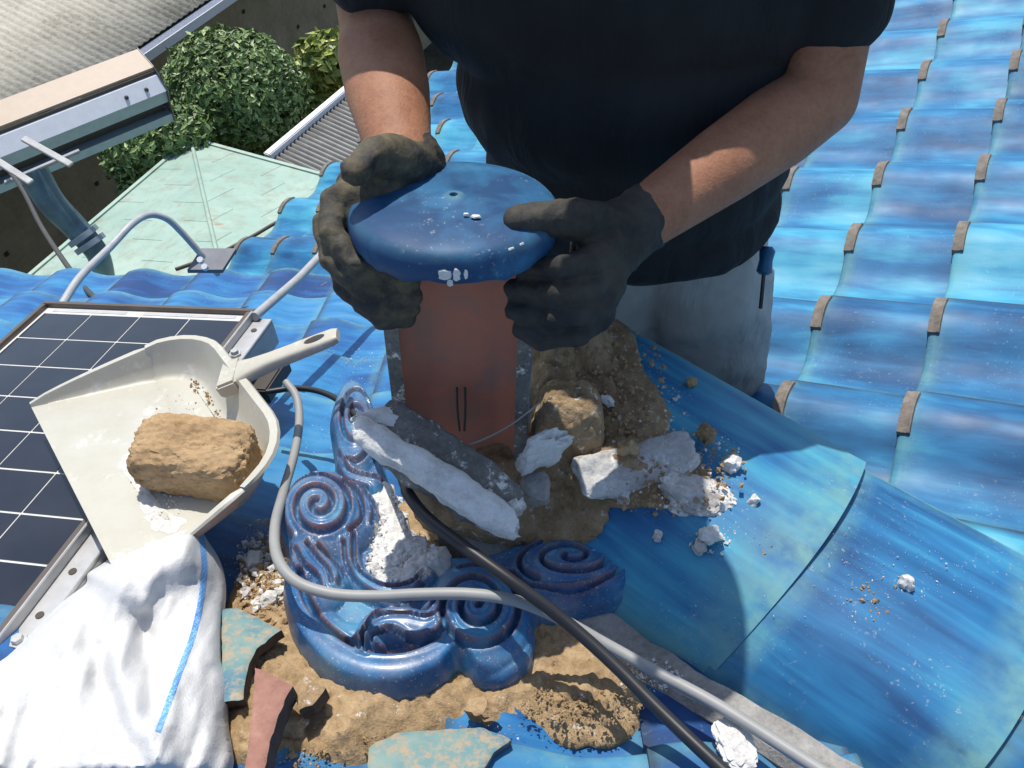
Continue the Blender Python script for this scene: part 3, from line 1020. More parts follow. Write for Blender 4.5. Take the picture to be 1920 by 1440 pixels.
    cut = link('cut', tube('cut', [hp(hl * .80, 0, -.03), hp(hl * .80, 0, .03)], .009, 20))
    for vv in cut.data.vertices:
        d_ = vv.co - hp(hl * .80, 0, 0); vv.co += ax * d_.dot(ax) * .9
    bo = ho.modifiers.new('b', 'BOOLEAN'); bo.object = cut; bo.operation = 'DIFFERENCE'
    evalmesh(ho); smooth(ho.data, 45); bpy.data.objects.remove(cut)
    adopt(ho, root)
    # collar where the handle meets the back wall
    adopt(link('handle_collar', boxm('handle_collar', hp(-.020, -.034, -.012), ax * .034, sx * .068, nn * .024, .004), mm), root)
    return root
pan()
lc = Vector(hit(388, 878, PPL)) + Vector((0, -.012, .044))
tag(link('clay_lump', rock('clay_lump', lc, (.080, .050, .043), 4, 6, 2.2, .10, .055, (0, .05, -.12)), M['clod']), 'large tan dried clay lump sitting in the white dustpan', 'clay lump')

# ------------------------------------------------------------------ ornament (cloud-shaped ridge end tile)
OPL = (-.952 + .25 * .45, 0, -.25)
ON = np.array([0, .2425, .9701])
def spiral(cx, cy, rx, ry, turns, a0, r_end=.0, cw=1, n=70):
    out = []
    for i in range(n):
        t = i / (n - 1); r = 1 - t * (1 - r_end); a = a0 + cw * turns * 2 * math.pi * t
        out.append((cx + rx * r * math.cos(a), cy + ry * r * math.sin(a)))
    return out
def cm2(pts, n=8): return [(p.x, p.y) for p in catmull([(x, y, 0) for x, y in pts], n)]
oout = smoothpoly([(622, 760), (640, 718), (668, 712), (692, 738), (706, 790), (716, 850), (730, 905), (742, 965), (770, 1015), (815, 1036), (880, 1040), (935, 1030),
                   (975, 1016), (1060, 1010), (1130, 1015), (1168, 1035), (1186, 1075), (1176, 1112), (1110, 1128), (1045, 1138), (1005, 1150), (1003, 1195), (990, 1238), (945, 1272), (895, 1268), (858, 1240),
                   (825, 1272), (760, 1296), (690, 1298), (625, 1275), (572, 1225), (540, 1165), (529, 1105), (538, 1068), (540, 1035), (524, 990), (528, 945), (552, 912), (590, 895), (622, 893), (626, 850), (617, 800)], 5)
forms = [(cm2([(552, 1085), (556, 1140), (584, 1195), (632, 1240), (698, 1264), (765, 1262), (822, 1240), (846, 1222)]), 38, .022),
         (cm2([(690, 1225), (712, 1190), (760, 1185), (800, 1192), (835, 1180)]), 36, .027),
         (cm2([(575, 1050), (598, 1075), (622, 1098), (612, 1125), (580, 1135)]), 34, .024),
         (cm2([(664, 1010), (655, 1050), (672, 1098), (722, 1126), (770, 1120), (800, 1095)]), 24, .022),
         (cm2([(662, 930), (688, 958), (692, 992), (672, 1020)]), 22, .022),
         (cm2([(600, 1150), (640, 1185), (690, 1195)]), 20, .010),
         (cm2([(1005, 1122), (1080, 1112), (1150, 1092), (1172, 1062)]), 22, .018),
         (cm2([(645, 880), (665, 905), (700, 915)]), 22, .018)]
domes = [(602, 976, 90, 90, .034), (893, 1166, 106, 106, .034), (1066, 1068, 114, 56, .026), (668, 806, 50, 94, .022)]
grooves = [(spiral(602, 976, 74, 74, 2.3, 2.4, .07, 1, 110), 6.0), (spiral(893, 1166, 88, 88, 2.4, -1.9, .07, 1, 120), 6.5), (spiral(1066, 1066, 98, 44, 2.2, 2.2, .08, 1, 110), 5.0), (spiral(668, 804, 38, 76, 2.0, 1.9, .10, -1, 100), 4.5),
           (cm2([(566, 1092), (578, 1140), (612, 1186), (662, 1222), (700, 1236), (760, 1236), (815, 1216), (838, 1198)]), 8.0),
           (cm2([(678, 1238), (690, 1204), (716, 1180), (765, 1176), (802, 1182), (832, 1166)]), 4.5), (cm2([(690, 1242), (708, 1214), (738, 1204), (782, 1218), (834, 1208)]), 4.5), (cm2([(684, 1222), (700, 1184), (722, 1160), (765, 1156), (798, 1160), (822, 1146)]), 4.5),
           (cm2([(558, 1048), (574, 1078), (598, 1100), (606, 1122)]), 4.5), (cm2([(580, 1042), (600, 1068), (620, 1092), (626, 1114)]), 4.5), (cm2([(602, 1046), (624, 1066), (642, 1092), (640, 1116)]), 4.5), (cm2([(545, 1062), (556, 1090), (585, 1115)]), 4.0),
           (cm2([(648, 1036), (652, 1074), (674, 1114), (722, 1140), (772, 1136), (798, 1110)]), 4.5), (cm2([(666, 1024), (668, 1072), (688, 1100), (730, 1120), (776, 1112), (795, 1090)]), 4.5),
           (cm2([(650, 925), (676, 950), (682, 990), (660, 1018)]), 4.5), (cm2([(676, 930), (702, 965), (700, 1000)]), 4.0),
           (cm2([(955, 1082), (990, 1112), (1050, 1122), (1110, 1112), (1160, 1085), (1172, 1055)]), 5.0),
           (cm2([(636, 860), (655, 895), (690, 908), (718, 912)]), 4.5), (cm2([(630, 885), (650, 915), (690, 930)]), 4.0)]
def orn():
    HG = {}
    def top(X, Y, D):
        base = hit(X, Y, OPL)
        h = np.full(X.shape, .004); gd = np.full(X.shape, 99.0)
        for pts, hw, hh in forms:
            h = np.maximum(h, hh * np.sqrt(np.clip(1 - (segdist(X, Y, pts) / hw) ** 2, 0, 1)))
        for cx, cy, rx, ry, hh in domes:
            h = np.maximum(h, hh * np.sqrt(np.clip(1 - ((X - cx) / rx) ** 2 - ((Y - cy) / ry) ** 2, 0, 1)))
        for pts, gw in grooves:
            d = segdist(X, Y, pts); gd = np.minimum(gd, d / gw)
            h = h - .0115 * (gw / 5) * np.clip(1 - (d / gw) ** 2, 0, 1)
            h = h + .0022 * np.exp(-((d - gw * 1.6) / (gw * .6)) ** 2)
        w_ = gd
        rim = np.sqrt(np.clip(1 - (1 - np.clip(D / 16, 0, 1)) ** 2, 0, 1))
        HG['h'] = h; HG['w'] = w_; HG['D'] = D
        return base + ON * (h * np.clip(D / 10, 0.15, 1) + .012 * rim - .012)[:, None]
    def bot(X, Y):
        b = hit(X, Y, OPL) - ON * .060
        return b
    me, VX, VY, D, nb = relief('cloud_ornament', oout, 2.4, top, bot, True, 60)
    h = HG['h']; q = HG['w']
    # glaze thins and shows red clay on the flanks of the relief
    e = np.clip(1 - np.abs(q - 1.1) / .55, 0, 1)
    pk = np.clip(1 - segdist(VX, VY, cm2([(740, 950), (735, 1010), (740, 1060), (790, 1085)])) / 62, 0, 1)
    pk = np.maximum(pk, np.clip(1 - np.hypot(VX - 915, VY - 1080) / 55, 0, 1) * .7)
    attr(me, 'edge', np.concatenate([e, np.zeros(nb)])); attr(me, 'dust', np.concatenate([pk, np.zeros(nb)]))
    m, nt, bs = mat('ornament_glaze')
    co = coords(nt, rnd=False)
    a = ntex(nt, co, 14, 5, .6)
    col = ramp(nt, a, [(.3, (.014, .070, .19)), (.5, (.026, .130, .30)), (.7, (.055, .25, .41))])
    col = mixc(nt, math_(nt, 'MULTIPLY', attrn(nt, 'edge'), mrange(nt, ntex(nt, co, 40, 4), .32, .58, .25, .95)), col, (.20, .08, .05))
    dn = math_(nt, 'ADD', attrn(nt, 'dust'), math_(nt, 'MULTIPLY', math_(nt, 'SUBTRACT', ntex(nt, co, 60, 6, .75), .5), 1.6))
    dmask = mrange(nt, dn, .62, .75)
    col = mixc(nt, dmask, col, (.62, .60, .56))
    col = mixc(nt, math_(nt, 'MULTIPLY', mrange(nt, ntex(nt, co, 18, 6, .7), .42, .70), .30), col, (.34, .33, .30))
    sp = math_(nt, 'MULTIPLY', mrange(nt, ntex(nt, co, 260, 2, .8), .64, .70), .7)
    col = mixc(nt, sp, col, (.55, .52, .45))
    nt.links.new(col, bs.inputs['Base Color'])
    nt.links.new(mrange(nt, dmask, 0, 1, .36, .9), bs.inputs['Roughness'])
    bs.inputs['Coat Weight'].default_value = .12; bs.inputs['Coat Roughness'].default_value = .15; bs.inputs['Specular IOR Level'].default_value = .35
    bump(nt, bs, ntex(nt, co, 45, 3), .12, .004)
    o = tag(link('cloud_ornament', me, m), 'blue glazed ridge end ornament of curling cloud scrolls', 'roof ornament')
    return o
orn()

# ------------------------------------------------------------------ round-headed cap tile held upright
DN = Vector((.01, .20, .98)).normalized()                      # axis, pointing out of the round face
DC = P(851, 380, .885)
DX = Vector((1, 0, 0)); DX = (DX - DN * DX.dot(DN)).normalized(); DY = DN.cross(DX)   # DY points away from the camera
ct = thing('round_cap_tile', 'round faced blue cap tile held upright showing its red clay hollow', 'roof tile', tuple(DC - DN * .33))
def discpt(r, an, z): return DC + DX * r * math.cos(an) + DY * r * math.sin(an) + DN * z
M['disc_glaze'] = glaze('disc_glaze', (.014, .06, .15), (.030, .135, .27), (.075, .25, .37), streak=(9, 9, 9), dust=.8, edgec=(.10, .22, .24))
def disc():
    Rr = .112; K = 72
    prof = [(0.0, .004), (.003, .0042), (.0045, .0095), (.0085, .0095), (.013, .0078), (.03, .0075), (.06, .0065), (.085, .0045), (.097, .002), (.1045, -.001), (.1085, -.0055), (.1105, -.013), (.111, -.022), (.110, -.031), (.106, -.033), (.09, -.031), (.05, -.028), (0, -.026)]
    v = []; f = []; e = []
    for i, (r, z) in enumerate(prof):
        for k in range(K):
            an = 2 * math.pi * k / K
            j = 0
            if i in (12, 13, 14):
                j = .006 * noise.noise(Vector((math.cos(an) * 3, math.sin(an) * 3, 2))) + .004 * noise.noise(Vector((math.cos(an) * 9, math.sin(an) * 9, 5)))
            v.append(discpt(r, an, z + j)); e.append(.75 if r in (.0045, .0085) else (.25 if i in (9, 10) else 0))
    for i in range(len(prof) - 1):
        for k in range(K): f.append((i * K + k, i * K + (k + 1) % K, (i + 1) * K + (k + 1) % K, (i + 1) * K + k))
    bm = bmesh.new()
    me = mesh('round_face', v, f, True, 60); attr(me, 'edge', e)
    adopt(link('round_face', me, M['disc_glaze']), ct)
disc()
def barrel():
    K = 30; Rr = .088; th = .017; L0, L1 = -.026, -.385
    v = []; f = []; mi = []
    zs = np.linspace(L0, L1, 22)
    for s_, R0 in ((0, Rr - th), (1, Rr)):
        for z in zs:
            for k in range(K + 1):
                an = math.pi * (-.06 + 1.12 * k / K)          # arc on the far side, open towards the camera
                x = R0 * math.cos(an); y = R0 * math.sin(an) * .62
                if s_ == 0: y = min(y, .034)
                tp = 1 - .06 * (z - L0) / (L1 - L0)
                jz = 0
                if z == zs[-1]: jz = .018 * noise.noise(Vector((k * .25, s_ * .5, 1.0)))
                v.append(DC + DX * x * tp + DY * y * tp + DN * (z + jz))
    n = K + 1; nz = len(zs); off = n * nz
    for i in range(nz - 1):
        for k in range(K):
            a = i * n + k
            f.append((a, a + 1, a + n + 1, a + n)); mi.append(0)
            f.append((off + a, off + a + n, off + a + n + 1, off + a + 1)); mi.append(2)
        for k in (0, K):
            a = i * n + k; f.append((a, a + n, off + a + n, off + a)); mi.append(1)
    for k in range(K):
        for i in (0, nz - 1):
            a = i * n + k; f.append((a, a + 1, off + a + 1, off + a)); mi.append(1)
    me = bpy.data.meshes.new('barrel'); me.from_pydata([tuple(p) for p in v], [], f); me.update()
    me.polygons.foreach_set('material_index', mi)
    bm = bmesh.new(); bm.from_mesh(me); bmesh.ops.recalc_face_normals(bm, faces=bm.faces); bm.to_mesh(me); bm.free()
    attr(me, 'edge', [0] * len(v)); smooth(me, 45)
    m, nt, bs = mat('red_clay')
    co = coords(nt, rnd=False)
    a = ntex(nt, co, 9, 6, .65); b = ntex(nt, co, 30, 6, .7)
    col = ramp(nt, math_(nt, 'ADD', math_(nt, 'MULTIPLY', a, .7), math_(nt, 'MULTIPLY', b, .3)), [(.34, (.34, .20, .15)), (.5, (.50, .19, .12)), (.66, (.60, .22, .135))])
    col = mixc(nt, mrange(nt, ntex(nt, co, 13, 5), .58, .72, 0, .55), col, (.24, .20, .17))
    nt.links.new(col, bs.inputs['Base Color']); bs.inputs['Roughness'].default_value = .75; bump(nt, bs, b, .3, .004)
    me.materials.append(m); me.materials.append(M['mortar_dark']); me.materials.append(M['glaze'])
    adopt(link('barrel', me), ct)
barrel()
# nail slot with a loop of wire at the foot of the hollow
pz = DC - DN * .265 + DY * .024
for dx in (-.006, .004):
    adopt(link('wire', tube('wire', catmull([pz + DX * dx, pz + DX * dx - DN * .03 - DY * .006, pz + DX * dx * .6 - DN * .06 - DY * .014], 5), .0016, 6), M['dark_brown']), ct)
wl = catmull([P(778, 790, .985), P(800, 815, .985), P(830, 832, .985), P(870, 835, .985), P(910, 822, .985), P(960, 795, .985), P(1012, 755, .985)], 6)
adopt(link('wire', tube('wire', wl, .0012, 6), plain('twisted_wire', (.30, .28, .24), .6, .3)), ct)
# flecks of white mortar left on the rim and face
def fleck(r0, an, z, rad, el, seed):
    c_ = discpt(r0, an, z); 
    nrm = (discpt(r0 + .01, an, z) - discpt(r0, an, z)).normalized() if r0 > .105 else DN
    t = DN if r0 > .105 else DX; t = (t - nrm * t.dot(nrm)).normalized(); b = nrm.cross(t)
    K = 14; v = []; f = []
    for lay, k_ in ((0, 1.0), (.0014, .8)):
        for k in range(K):
            a_ = 2 * math.pi * k / K; q = rad * k_ * (1 + .35 * noise.noise(Vector((math.cos(a_) * 2, math.sin(a_) * 2, seed))))
            v.append(c_ + t * math.cos(a_) * q * el + b * math.sin(a_) * q + nrm * (lay - .0006))
    f = [tuple(range(K, 2 * K))] + [(k, (k + 1) % K, K + (k + 1) % K, K + k) for k in range(K)]
    adopt(link('mortar_fleck', mesh('mortar_fleck', v, f, True, 40), M['plaster']), ct)
fleck(.1108, -1.60, -.020, .007, .9, 1); fleck(.1108, -1.50, -.020, .004, 1.9, 2); fleck(.1108, -1.42, -.020, .0022, 2.6, 3); fleck(.1100, -1.56, -.029, .0035, 1.4, 4)
fleck(.092, -.62, .0048, .009, 1.0, 5); fleck(.104, -.98, -.0035, .0040, 1.2, 6); fleck(.1035, -.86, -.003, .0035, 1.3, 7); fleck(.054, -1.10, .0096, .0030, 1.8, 8); fleck(.047, -1.25, .0100, .002, 1.5, 9)

# ------------------------------------------------------------------ soil and plaster dust on the roof
def capsurf(X, Y):
    """point on the ridge caps seen at a photo pixel"""
    p = hit(X, Y, (-.92, 0, 0))
    m = p[..., :2] @ RM
    for _ in range(3):
        z = np.where(np.abs(m - .62) < .2, capz(np.clip(m, .43, .81)), -.97) + .006
        d = ray(X, Y); p = d * (z / d[..., 2])[..., None]; m = p[..., :2] @ RM
    return p
def npl(off): return (NPL[0] + off, 0, NPL[2])
def mound(name, poly, step, surf, hmax, edge, label, cat, m, seed, ns=9.0, lumps=(), kind=True, rel=.55):
    def top(X, Y, D):
        p = surf(X, Y)
        h = np.clip(D / edge, 0, 1) ** .8
        out = np.zeros(len(X))
        for i in range(len(X)):
            q = Vector((p[i][0], p[i][1], seed))
            out[i] = h[i] * hmax * (.55 + rel * noise.fractal(q * ns, .9, 2.0, 5)) + h[i] * .006 * noise.noise(q * 70) + h[i] * .005 * noise.noise(q * 150) + h[i] * .003 * noise.noise(q * 320)
        for cx, cy, r, a in lumps:
            out += a * np.clip(1 - ((X - cx) ** 2 + (Y - cy) ** 2) / r ** 2, 0, 1) ** 1.2
        p = p.copy(); p[:, 2] += np.maximum(out, -.002) + .001
        return p
    def bot(X, Y):
        p = surf(X, Y).copy(); p[:, 2] -= .03
        return p
    me, *_ = relief(name, poly, step, top, bot, True, 70)
    o = link(name, me, m)
    if kind: o['kind'] = 'stuff'
    tag(o, label, cat)
    return o
def jag(poly, amp, n=5, seed=1):
    out = []
    P_ = smoothpoly(poly, n)
    for i, (x, y) in enumerate(P_):
        a = noise.noise(Vector((x * .045, y * .045, seed))) * amp + noise.noise(Vector((x * .13, y * .13, seed))) * amp * .6
        b = noise.noise(Vector((x * .045, y * .045, seed + 9))) * amp + noise.noise(Vector((x * .13, y * .13, seed + 9))) * amp * .6
        out.append((x + a, y + b))
    return out
mound('soil_heap', jag([(985, 660), (1030, 640), (1075, 602), (1150, 598), (1190, 632), (1205, 690), (1235, 735), (1262, 780), (1255, 830), (1300, 870), (1360, 905), (1330, 945), (1240, 950), (1150, 945), (1130, 990), (1100, 1012), (1000, 1018), (900, 1000), (820, 985), (770, 940), (800, 880), (900, 850), (960, 760)], 10, 5, 2), 6, capsurf, .020, 70,
      'brown soil heap crumbling over the ridge cap behind the upright tile', 'soil', M['soil_dusty'], 2.0, 9.0, ((1090, 655, 60, .035), (1040, 720, 50, .03), (1060, 800, 60, .02), (930, 930, 80, .025)))
def sandsurf(X, Y): return hit(X, Y, npl(-.028))
mound('sand_spill', jag([(424, 1465), (424, 1130), (450, 1060), (500, 1010), (540, 985), (620, 1010), (700, 960), (760, 930), (850, 960), (980, 1010), (1060, 1080), (1130, 1160), (1210, 1232), (1290, 1295), (1330, 1335), (1290, 1325), (1240, 1315), (1215, 1350), (1180, 1390), (1080, 1410), (1000, 1385), (930, 1400), (860, 1385), (800, 1395), (740, 1420), (700, 1465)], 9, 5, 5), 6, sandsurf, .078, 70,
      'pale dry sand spilled round the foot of the cloud ornament', 'sand', M['soil'], 5.0, 8.0, ((1110, 1300, 160, .006), (470, 1390, 100, .02), (560, 1240, 80, .012)), rel=.20)
mound('plaster_patch', jag([(700, 925), (735, 915), (765, 985), (810, 1025), (850, 1045), (830, 1080), (790, 1100), (735, 1098), (690, 1075), (700, 1020), (712, 970)], 16, 5, 8), 4, lambda X, Y: hit(X, Y, (OPL[0] + .004, 0, OPL[2])), .016, 30,
      'crumbly white plaster filling the middle of the cloud ornament', 'plaster', M['plaster'], 8.0, 22.0)

mound('plaster_dust', jag([(272, 850), (290, 870), (285, 920), (310, 960), (350, 985), (300, 1000), (270, 975), (262, 930), (225, 880), (245, 850)], 14, 4, 4), 5, lambda X, Y: hit(X, Y, (PPL[0] + .003, 0, PPL[2])), .003, 20, 'white plaster dust smeared on the dustpan floor beside the lump', 'dust', M['plaster'], 3.0, 30.0)
def grains(name, spots, label, cat, m, seed):
    """loose crumbs: spots = (polygon or (cx,cy,rx,ry), count, size range, surface, material index)"""
    rg = random.Random(seed); v = []; f = []; mi = []
    base = [(1, 0, 0), (-1, 0, 0), (0, 1, 0), (0, -1, 0), (0, 0, 1), (0, 0, -1)]
    tri = [(0, 2, 4), (2, 1, 4), (1, 3, 4), (3, 0, 4), (2, 0, 5), (1, 2, 5), (3, 1, 5), (0, 3, 5)]
    for (cx, cy, rx, ry), cnt, (s0, s1), surf, k in spots:
        for _ in range(cnt):
            r = rg.random() ** .65; a = rg.random() * 6.283
            x = cx + rx * r * math.cos(a); y = cy + ry * r * math.sin(a)
            p = surf(np.array([x]), np.array([y]))[0]
            s = .95 * (s0 + (s1 - s0) * rg.random() ** 4)
            i = len(v)
            R = Matrix.Rotation(rg.random() * 6, 3, 'Z') @ Matrix.Rotation(rg.random() * 6, 3, 'X')
            for b in base:
                q = R @ Vector((b[0] * rg.uniform(.6, 1.2), b[1] * rg.uniform(.6, 1.2), b[2] * rg.uniform(.5, .9))) * s
                v.append((p[0] + q.x, p[1] + q.y, p[2] + q.z + s * .4))
            for t in tri: f.append(tuple(i + j for j in t)); mi.append(k)
    me = bpy.data.meshes.new(name); me.from_pydata(v, [], f); me.update(); me.polygons.foreach_set('material_index', mi)
    for x in m: me.materials.append(x)
    return stuff(link(name, me), label, cat)
pansurf = lambda X, Y: hit(X, Y, (PPL[0] + .004, 0, PPL[2]))
soilsurf = lambda X, Y: capsurf(X, Y) + np.array([0, 0, .014])
sand2 = lambda X, Y: hit(X, Y, npl(.013))
nsurf = lambda X, Y: hit(X, Y, npl(-.005))
ornsurf = lambda X, Y: hit(X, Y, (OPL[0] + .006, 0, OPL[2]))
GM = [M['soil'], M['plaster'], M['mortar']]
grains('plaster_crumbs', [((1240, 780, 45, 60), 150, (.001, .005), capsurf, 1), ((1350, 880, 60, 50), 150, (.001, .005), capsurf, 0), ((1250, 900, 150, 80), 500, (.0008, .006), soilsurf, 0), ((1250, 880, 140, 90), 220, (.0008, .004), soilsurf, 1), ((1160, 730, 90, 110), 600, (.001, .006), soilsurf, 0), ((1400, 960, 60, 60), 150, (.0008, .003), capsurf, 1),
       ((1440, 1020, 28, 24), 120, (.001, .004), capsurf, 0), ((1330, 1020, 40, 25), 50, (.001, .004), capsurf, 1), ((1640, 1130, 60, 50), 60, (.001, .0045), capsurf, 0), ((1700, 1110, 140, 80), 200, (.0005, .002), capsurf, 1), ((1780, 1230, 80, 45), 220, (.0006, .003), capsurf, 0), ((1780, 1230, 80, 45), 120, (.0006, .0025), capsurf, 1), ((1900, 1330, 20, 25), 60, (.001, .004), capsurf, 0), ((1500, 1000, 280, 220), 350, (.0004, .0012), capsurf, 1)],
       'scattered plaster and soil crumbs on the ridge cap tiles', 'crumbs', GM, 11)
grains('sand_grains', [((1090, 1320, 120, 45), 700, (.0007, .004), sand2, 0), ((1200, 1270, 80, 40), 260, (.0007, .004), sand2, 1), ((560, 1260, 120, 180), 900, (.0008, .006), sand2, 0), ((500, 1060, 60, 90), 500, (.001, .008), sand2, 1), ((500, 1100, 60, 90), 400, (.001, .007), sand2, 0), ((600, 1410, 150, 50), 300, (.0006, .003), sand2, 0), ((900, 1370, 200, 30), 160, (.0005, .0022), sand2, 0), ((600, 800, 110, 130), 160, (.0007, .0025), nsurf, 1), ((650, 680, 60, 50), 80, (.001, .003), nsurf, 1)],
       'loose sand grains and white crumbs strewn over the sand spill', 'crumbs', GM, 12)
grains('pan_crumbs', [((360, 700, 12, 12), 40, (.001, .005), pansurf, 0), ((372, 725, 14, 14), 50, (.001, .004), pansurf, 0), ((392, 748, 12, 16), 40, (.001, .004), pansurf, 0), ((408, 775, 8, 14), 24, (.001, .003), pansurf, 0), ((300, 890, 60, 70), 60, (.0006, .002), pansurf, 1), ((310, 940, 40, 50), 160, (.0006, .0028), pansurf, 1), ((310, 790, 30, 15), 60, (.0006, .002), pansurf, 1), ((350, 760, 60, 30), 14, (.001, .003), pansurf, 0)],
       'trail of tan clay crumbs and white dust inside the dustpan', 'crumbs', GM, 13)
grains('ornament_crumbs', [((755, 1050, 70, 55), 520, (.001, .0085), ornsurf, 1), ((735, 980, 30, 50), 260, (.001, .008), ornsurf, 1), ((900, 1090, 70, 20), 120, (.0008, .003), ornsurf, 1), ((720, 980, 40, 60), 150, (.0008, .005), ornsurf, 1), ((800, 1000, 120, 80), 100, (.0006, .002), ornsurf, 0)],
       'white plaster crumbs lying in the hollows of the cloud ornament', 'crumbs', GM, 14)

# ------------------------------------------------------------------ broken pieces
def slab(name, a, b, wv, th, bend, m, label, cat, seed, jag_=.004, nl=44, nw=16, parent=None, sag=0):
    """broken slab from a to b, width vector wv, bent across its length"""
    a, b, wv = Vector(a), Vector(b), Vector(wv)
    ax = b - a; up_ = ax.cross(wv).normalized()
    if up_.z < 0: up_ = -up_
    v = []; f = []
    for lay in (0, 1):
        for i in range(nl + 1):
            t = i / nl
            for j in range(nw + 1):
                s = j / nw - .5
                e1 = jag_ * noise.noise(Vector((s * 9, seed, 1))) * (1 if t > .5 else -1) * (abs(t - .5) * 2) ** 4 * 3
                e2 = jag_ * noise.noise(Vector((t * 9, seed, 5))) * s * 3
                p = a + ax * t + ax.normalized() * e1 + wv * s + wv.normalized() * e2
                z = bend * (1 - (2 * t - 1) ** 2) + sag * (2 * s) ** 2 + (.0016 * noise.noise(p * 45 + Vector((seed, 0, 0))) + .0012 * noise.noise(p * 170)) * (1 - lay)
                v.append(p + up_ * (z - lay * th * (1 + .3 * noise.noise(p * 40))))
    n = nw + 1; off = (nl + 1) * n
    for i in range(nl):
        for j in range(nw):
            k = i * n + j
            f.append((k, k + 1, k + n + 1, k + n)); f.append((off + k, off + k + n, off + k + n + 1, off + k + 1))
        for j in (0, nw):
            k = i * n + j; f.append((k, k + n, off + k + n, off + k))
    for j in range(nw):
        for i in (0, nl):
            k = i * n + j; f.append((k, k + 1, off + k + 1, off + k))
    o = link(name, mesh(name, v, f, True, 62), m)
    if parent is None: tag(o, label, cat)
    else: adopt(o, parent)
    return o
M['plaster_grey'] = earth('grey_plaster', (.34, .325, .30), (.52, .51, .48), (.68, .67, .64), 26, white=.3)
def rock_along(name, a, b, ry, rz, seed, box, rough, fine, roll=0.0, bend=0.0, sub=5):
    me = rock(name, (0, 0, 0), (1, 1, 1), seed, sub, box, rough, fine)
    ax = (b - a); L = ax.length / 2; ax.normalize()
    y = Vector((0, 0, 1)).cross(ax).normalized(); z = ax.cross(y)
    R = Matrix.Rotation(roll, 3, ax); y = R @ y; z = R @ z; c_ = (a + b) / 2
    for v in me.vertices:
        q = v.co
        v.co = c_ + ax * q.x * L + y * q.y * ry + z * (q.z * rz + bend * (1 - min(1, q.x * q.x)))
    me.update()
    nr = [v.normal.copy() for v in me.vertices]
    for v, n_ in zip(me.vertices, nr):
        p = v.co
        v.co = p + n_ * (.0055 * noise.noise(p * 28 + Vector((seed, 0, 0))) + .003 * noise.noise(p * 75) + .0014 * noise.noise(p * 190))
    me.update(); return me
fa = thing('plaster_beam', 'long white plaster edged mortar strip leaning across the cloud ornament', 'plaster piece', tuple(P(820, 900, 1.0)))
adopt(link('mortar_body', rock_along('mortar_body', P(700, 790, .985), P(955, 965, .975), .036, .018, 3, 2.2, .10, .02, .3, .006), M['mortar_dark']), fa)
adopt(link('plaster_face', rock_along('plaster_face', P(668, 800, .955), P(975, 1000, .950), .018, .015, 4, 1.8, .10, .02, .2, .004), M['plaster']), fa)
adopt(link('plaster_crust', rock_along('plaster_crust', P(662, 790, .965), P(775, 792, .985), .014, .012, 5, 1.6, .2, .03), M['plaster']), fa)
tag(link('mortar_strip', rock_along('mortar_strip', P(1088, 898, 1.045), P(1302, 836, 1.07), .030, .0065, 6, 2.4, .08, .02, .25, -.022), M['plaster_grey']), 'curved grey and white mortar strip lying on the soil heap', 'mortar piece')
tag(link('plaster_chunk', rock('plaster_chunk', P(1308, 938, 1.06), (.052, .027, .020), 7, 5, 1.3, .30, .10, (.2, .15, -.30)), earth('mottled_plaster', (.25, .235, .21), (.45, .43, .40), (.70, .68, .64), 13, white=.45)), 'broad mottled plaster chunk with white end on the shaded ridge cap', 'plaster chunk')
tag(link('plaster_chunk', rock('plaster_chunk', P(1018, 850, 1.005), (.028, .012, .036), 9, 4, 1.2, .5, .12, (.2, .3, .5)), M['plaster']), 'white plaster chunk propped against the foot of the upright tile', 'plaster chunk')
tag(link('plaster_chunk', rock('plaster_chunk', P(950, 942, .985), (.020, .016, .016), 12, 4, 1.3, .35, .1), M['plaster_grey']), 'grey plaster chunk under the end of the long mortar strip', 'plaster chunk')
tag(link('mortar_chunk', rock('mortar_chunk', P(1005, 915, 1.02), (.016, .018, .014), 14, 3, 2.0, .25, .1), M['mortar']), 'squarish grey mortar chunk below the propped white plaster', 'mortar chunk')
tag(link('soil_clod', rock('soil_clod', P(1062, 805, 1.11), (.044, .040, .066), 16, 5, 1.7, .15, .05, (-.3, 0, 0)), M['soil_dusty']), 'big smooth brown soil clod standing behind the upright tile', 'soil clod')
for (x, y, d, r, sd) in ((1075, 660, 1.13, .026, 2), (1050, 690, 1.12, .020, 3), (1110, 640, 1.16, .022, 4), (1150, 690, 1.14, .014, 5), (1130, 720, 1.13, .015, 6)):
    pass
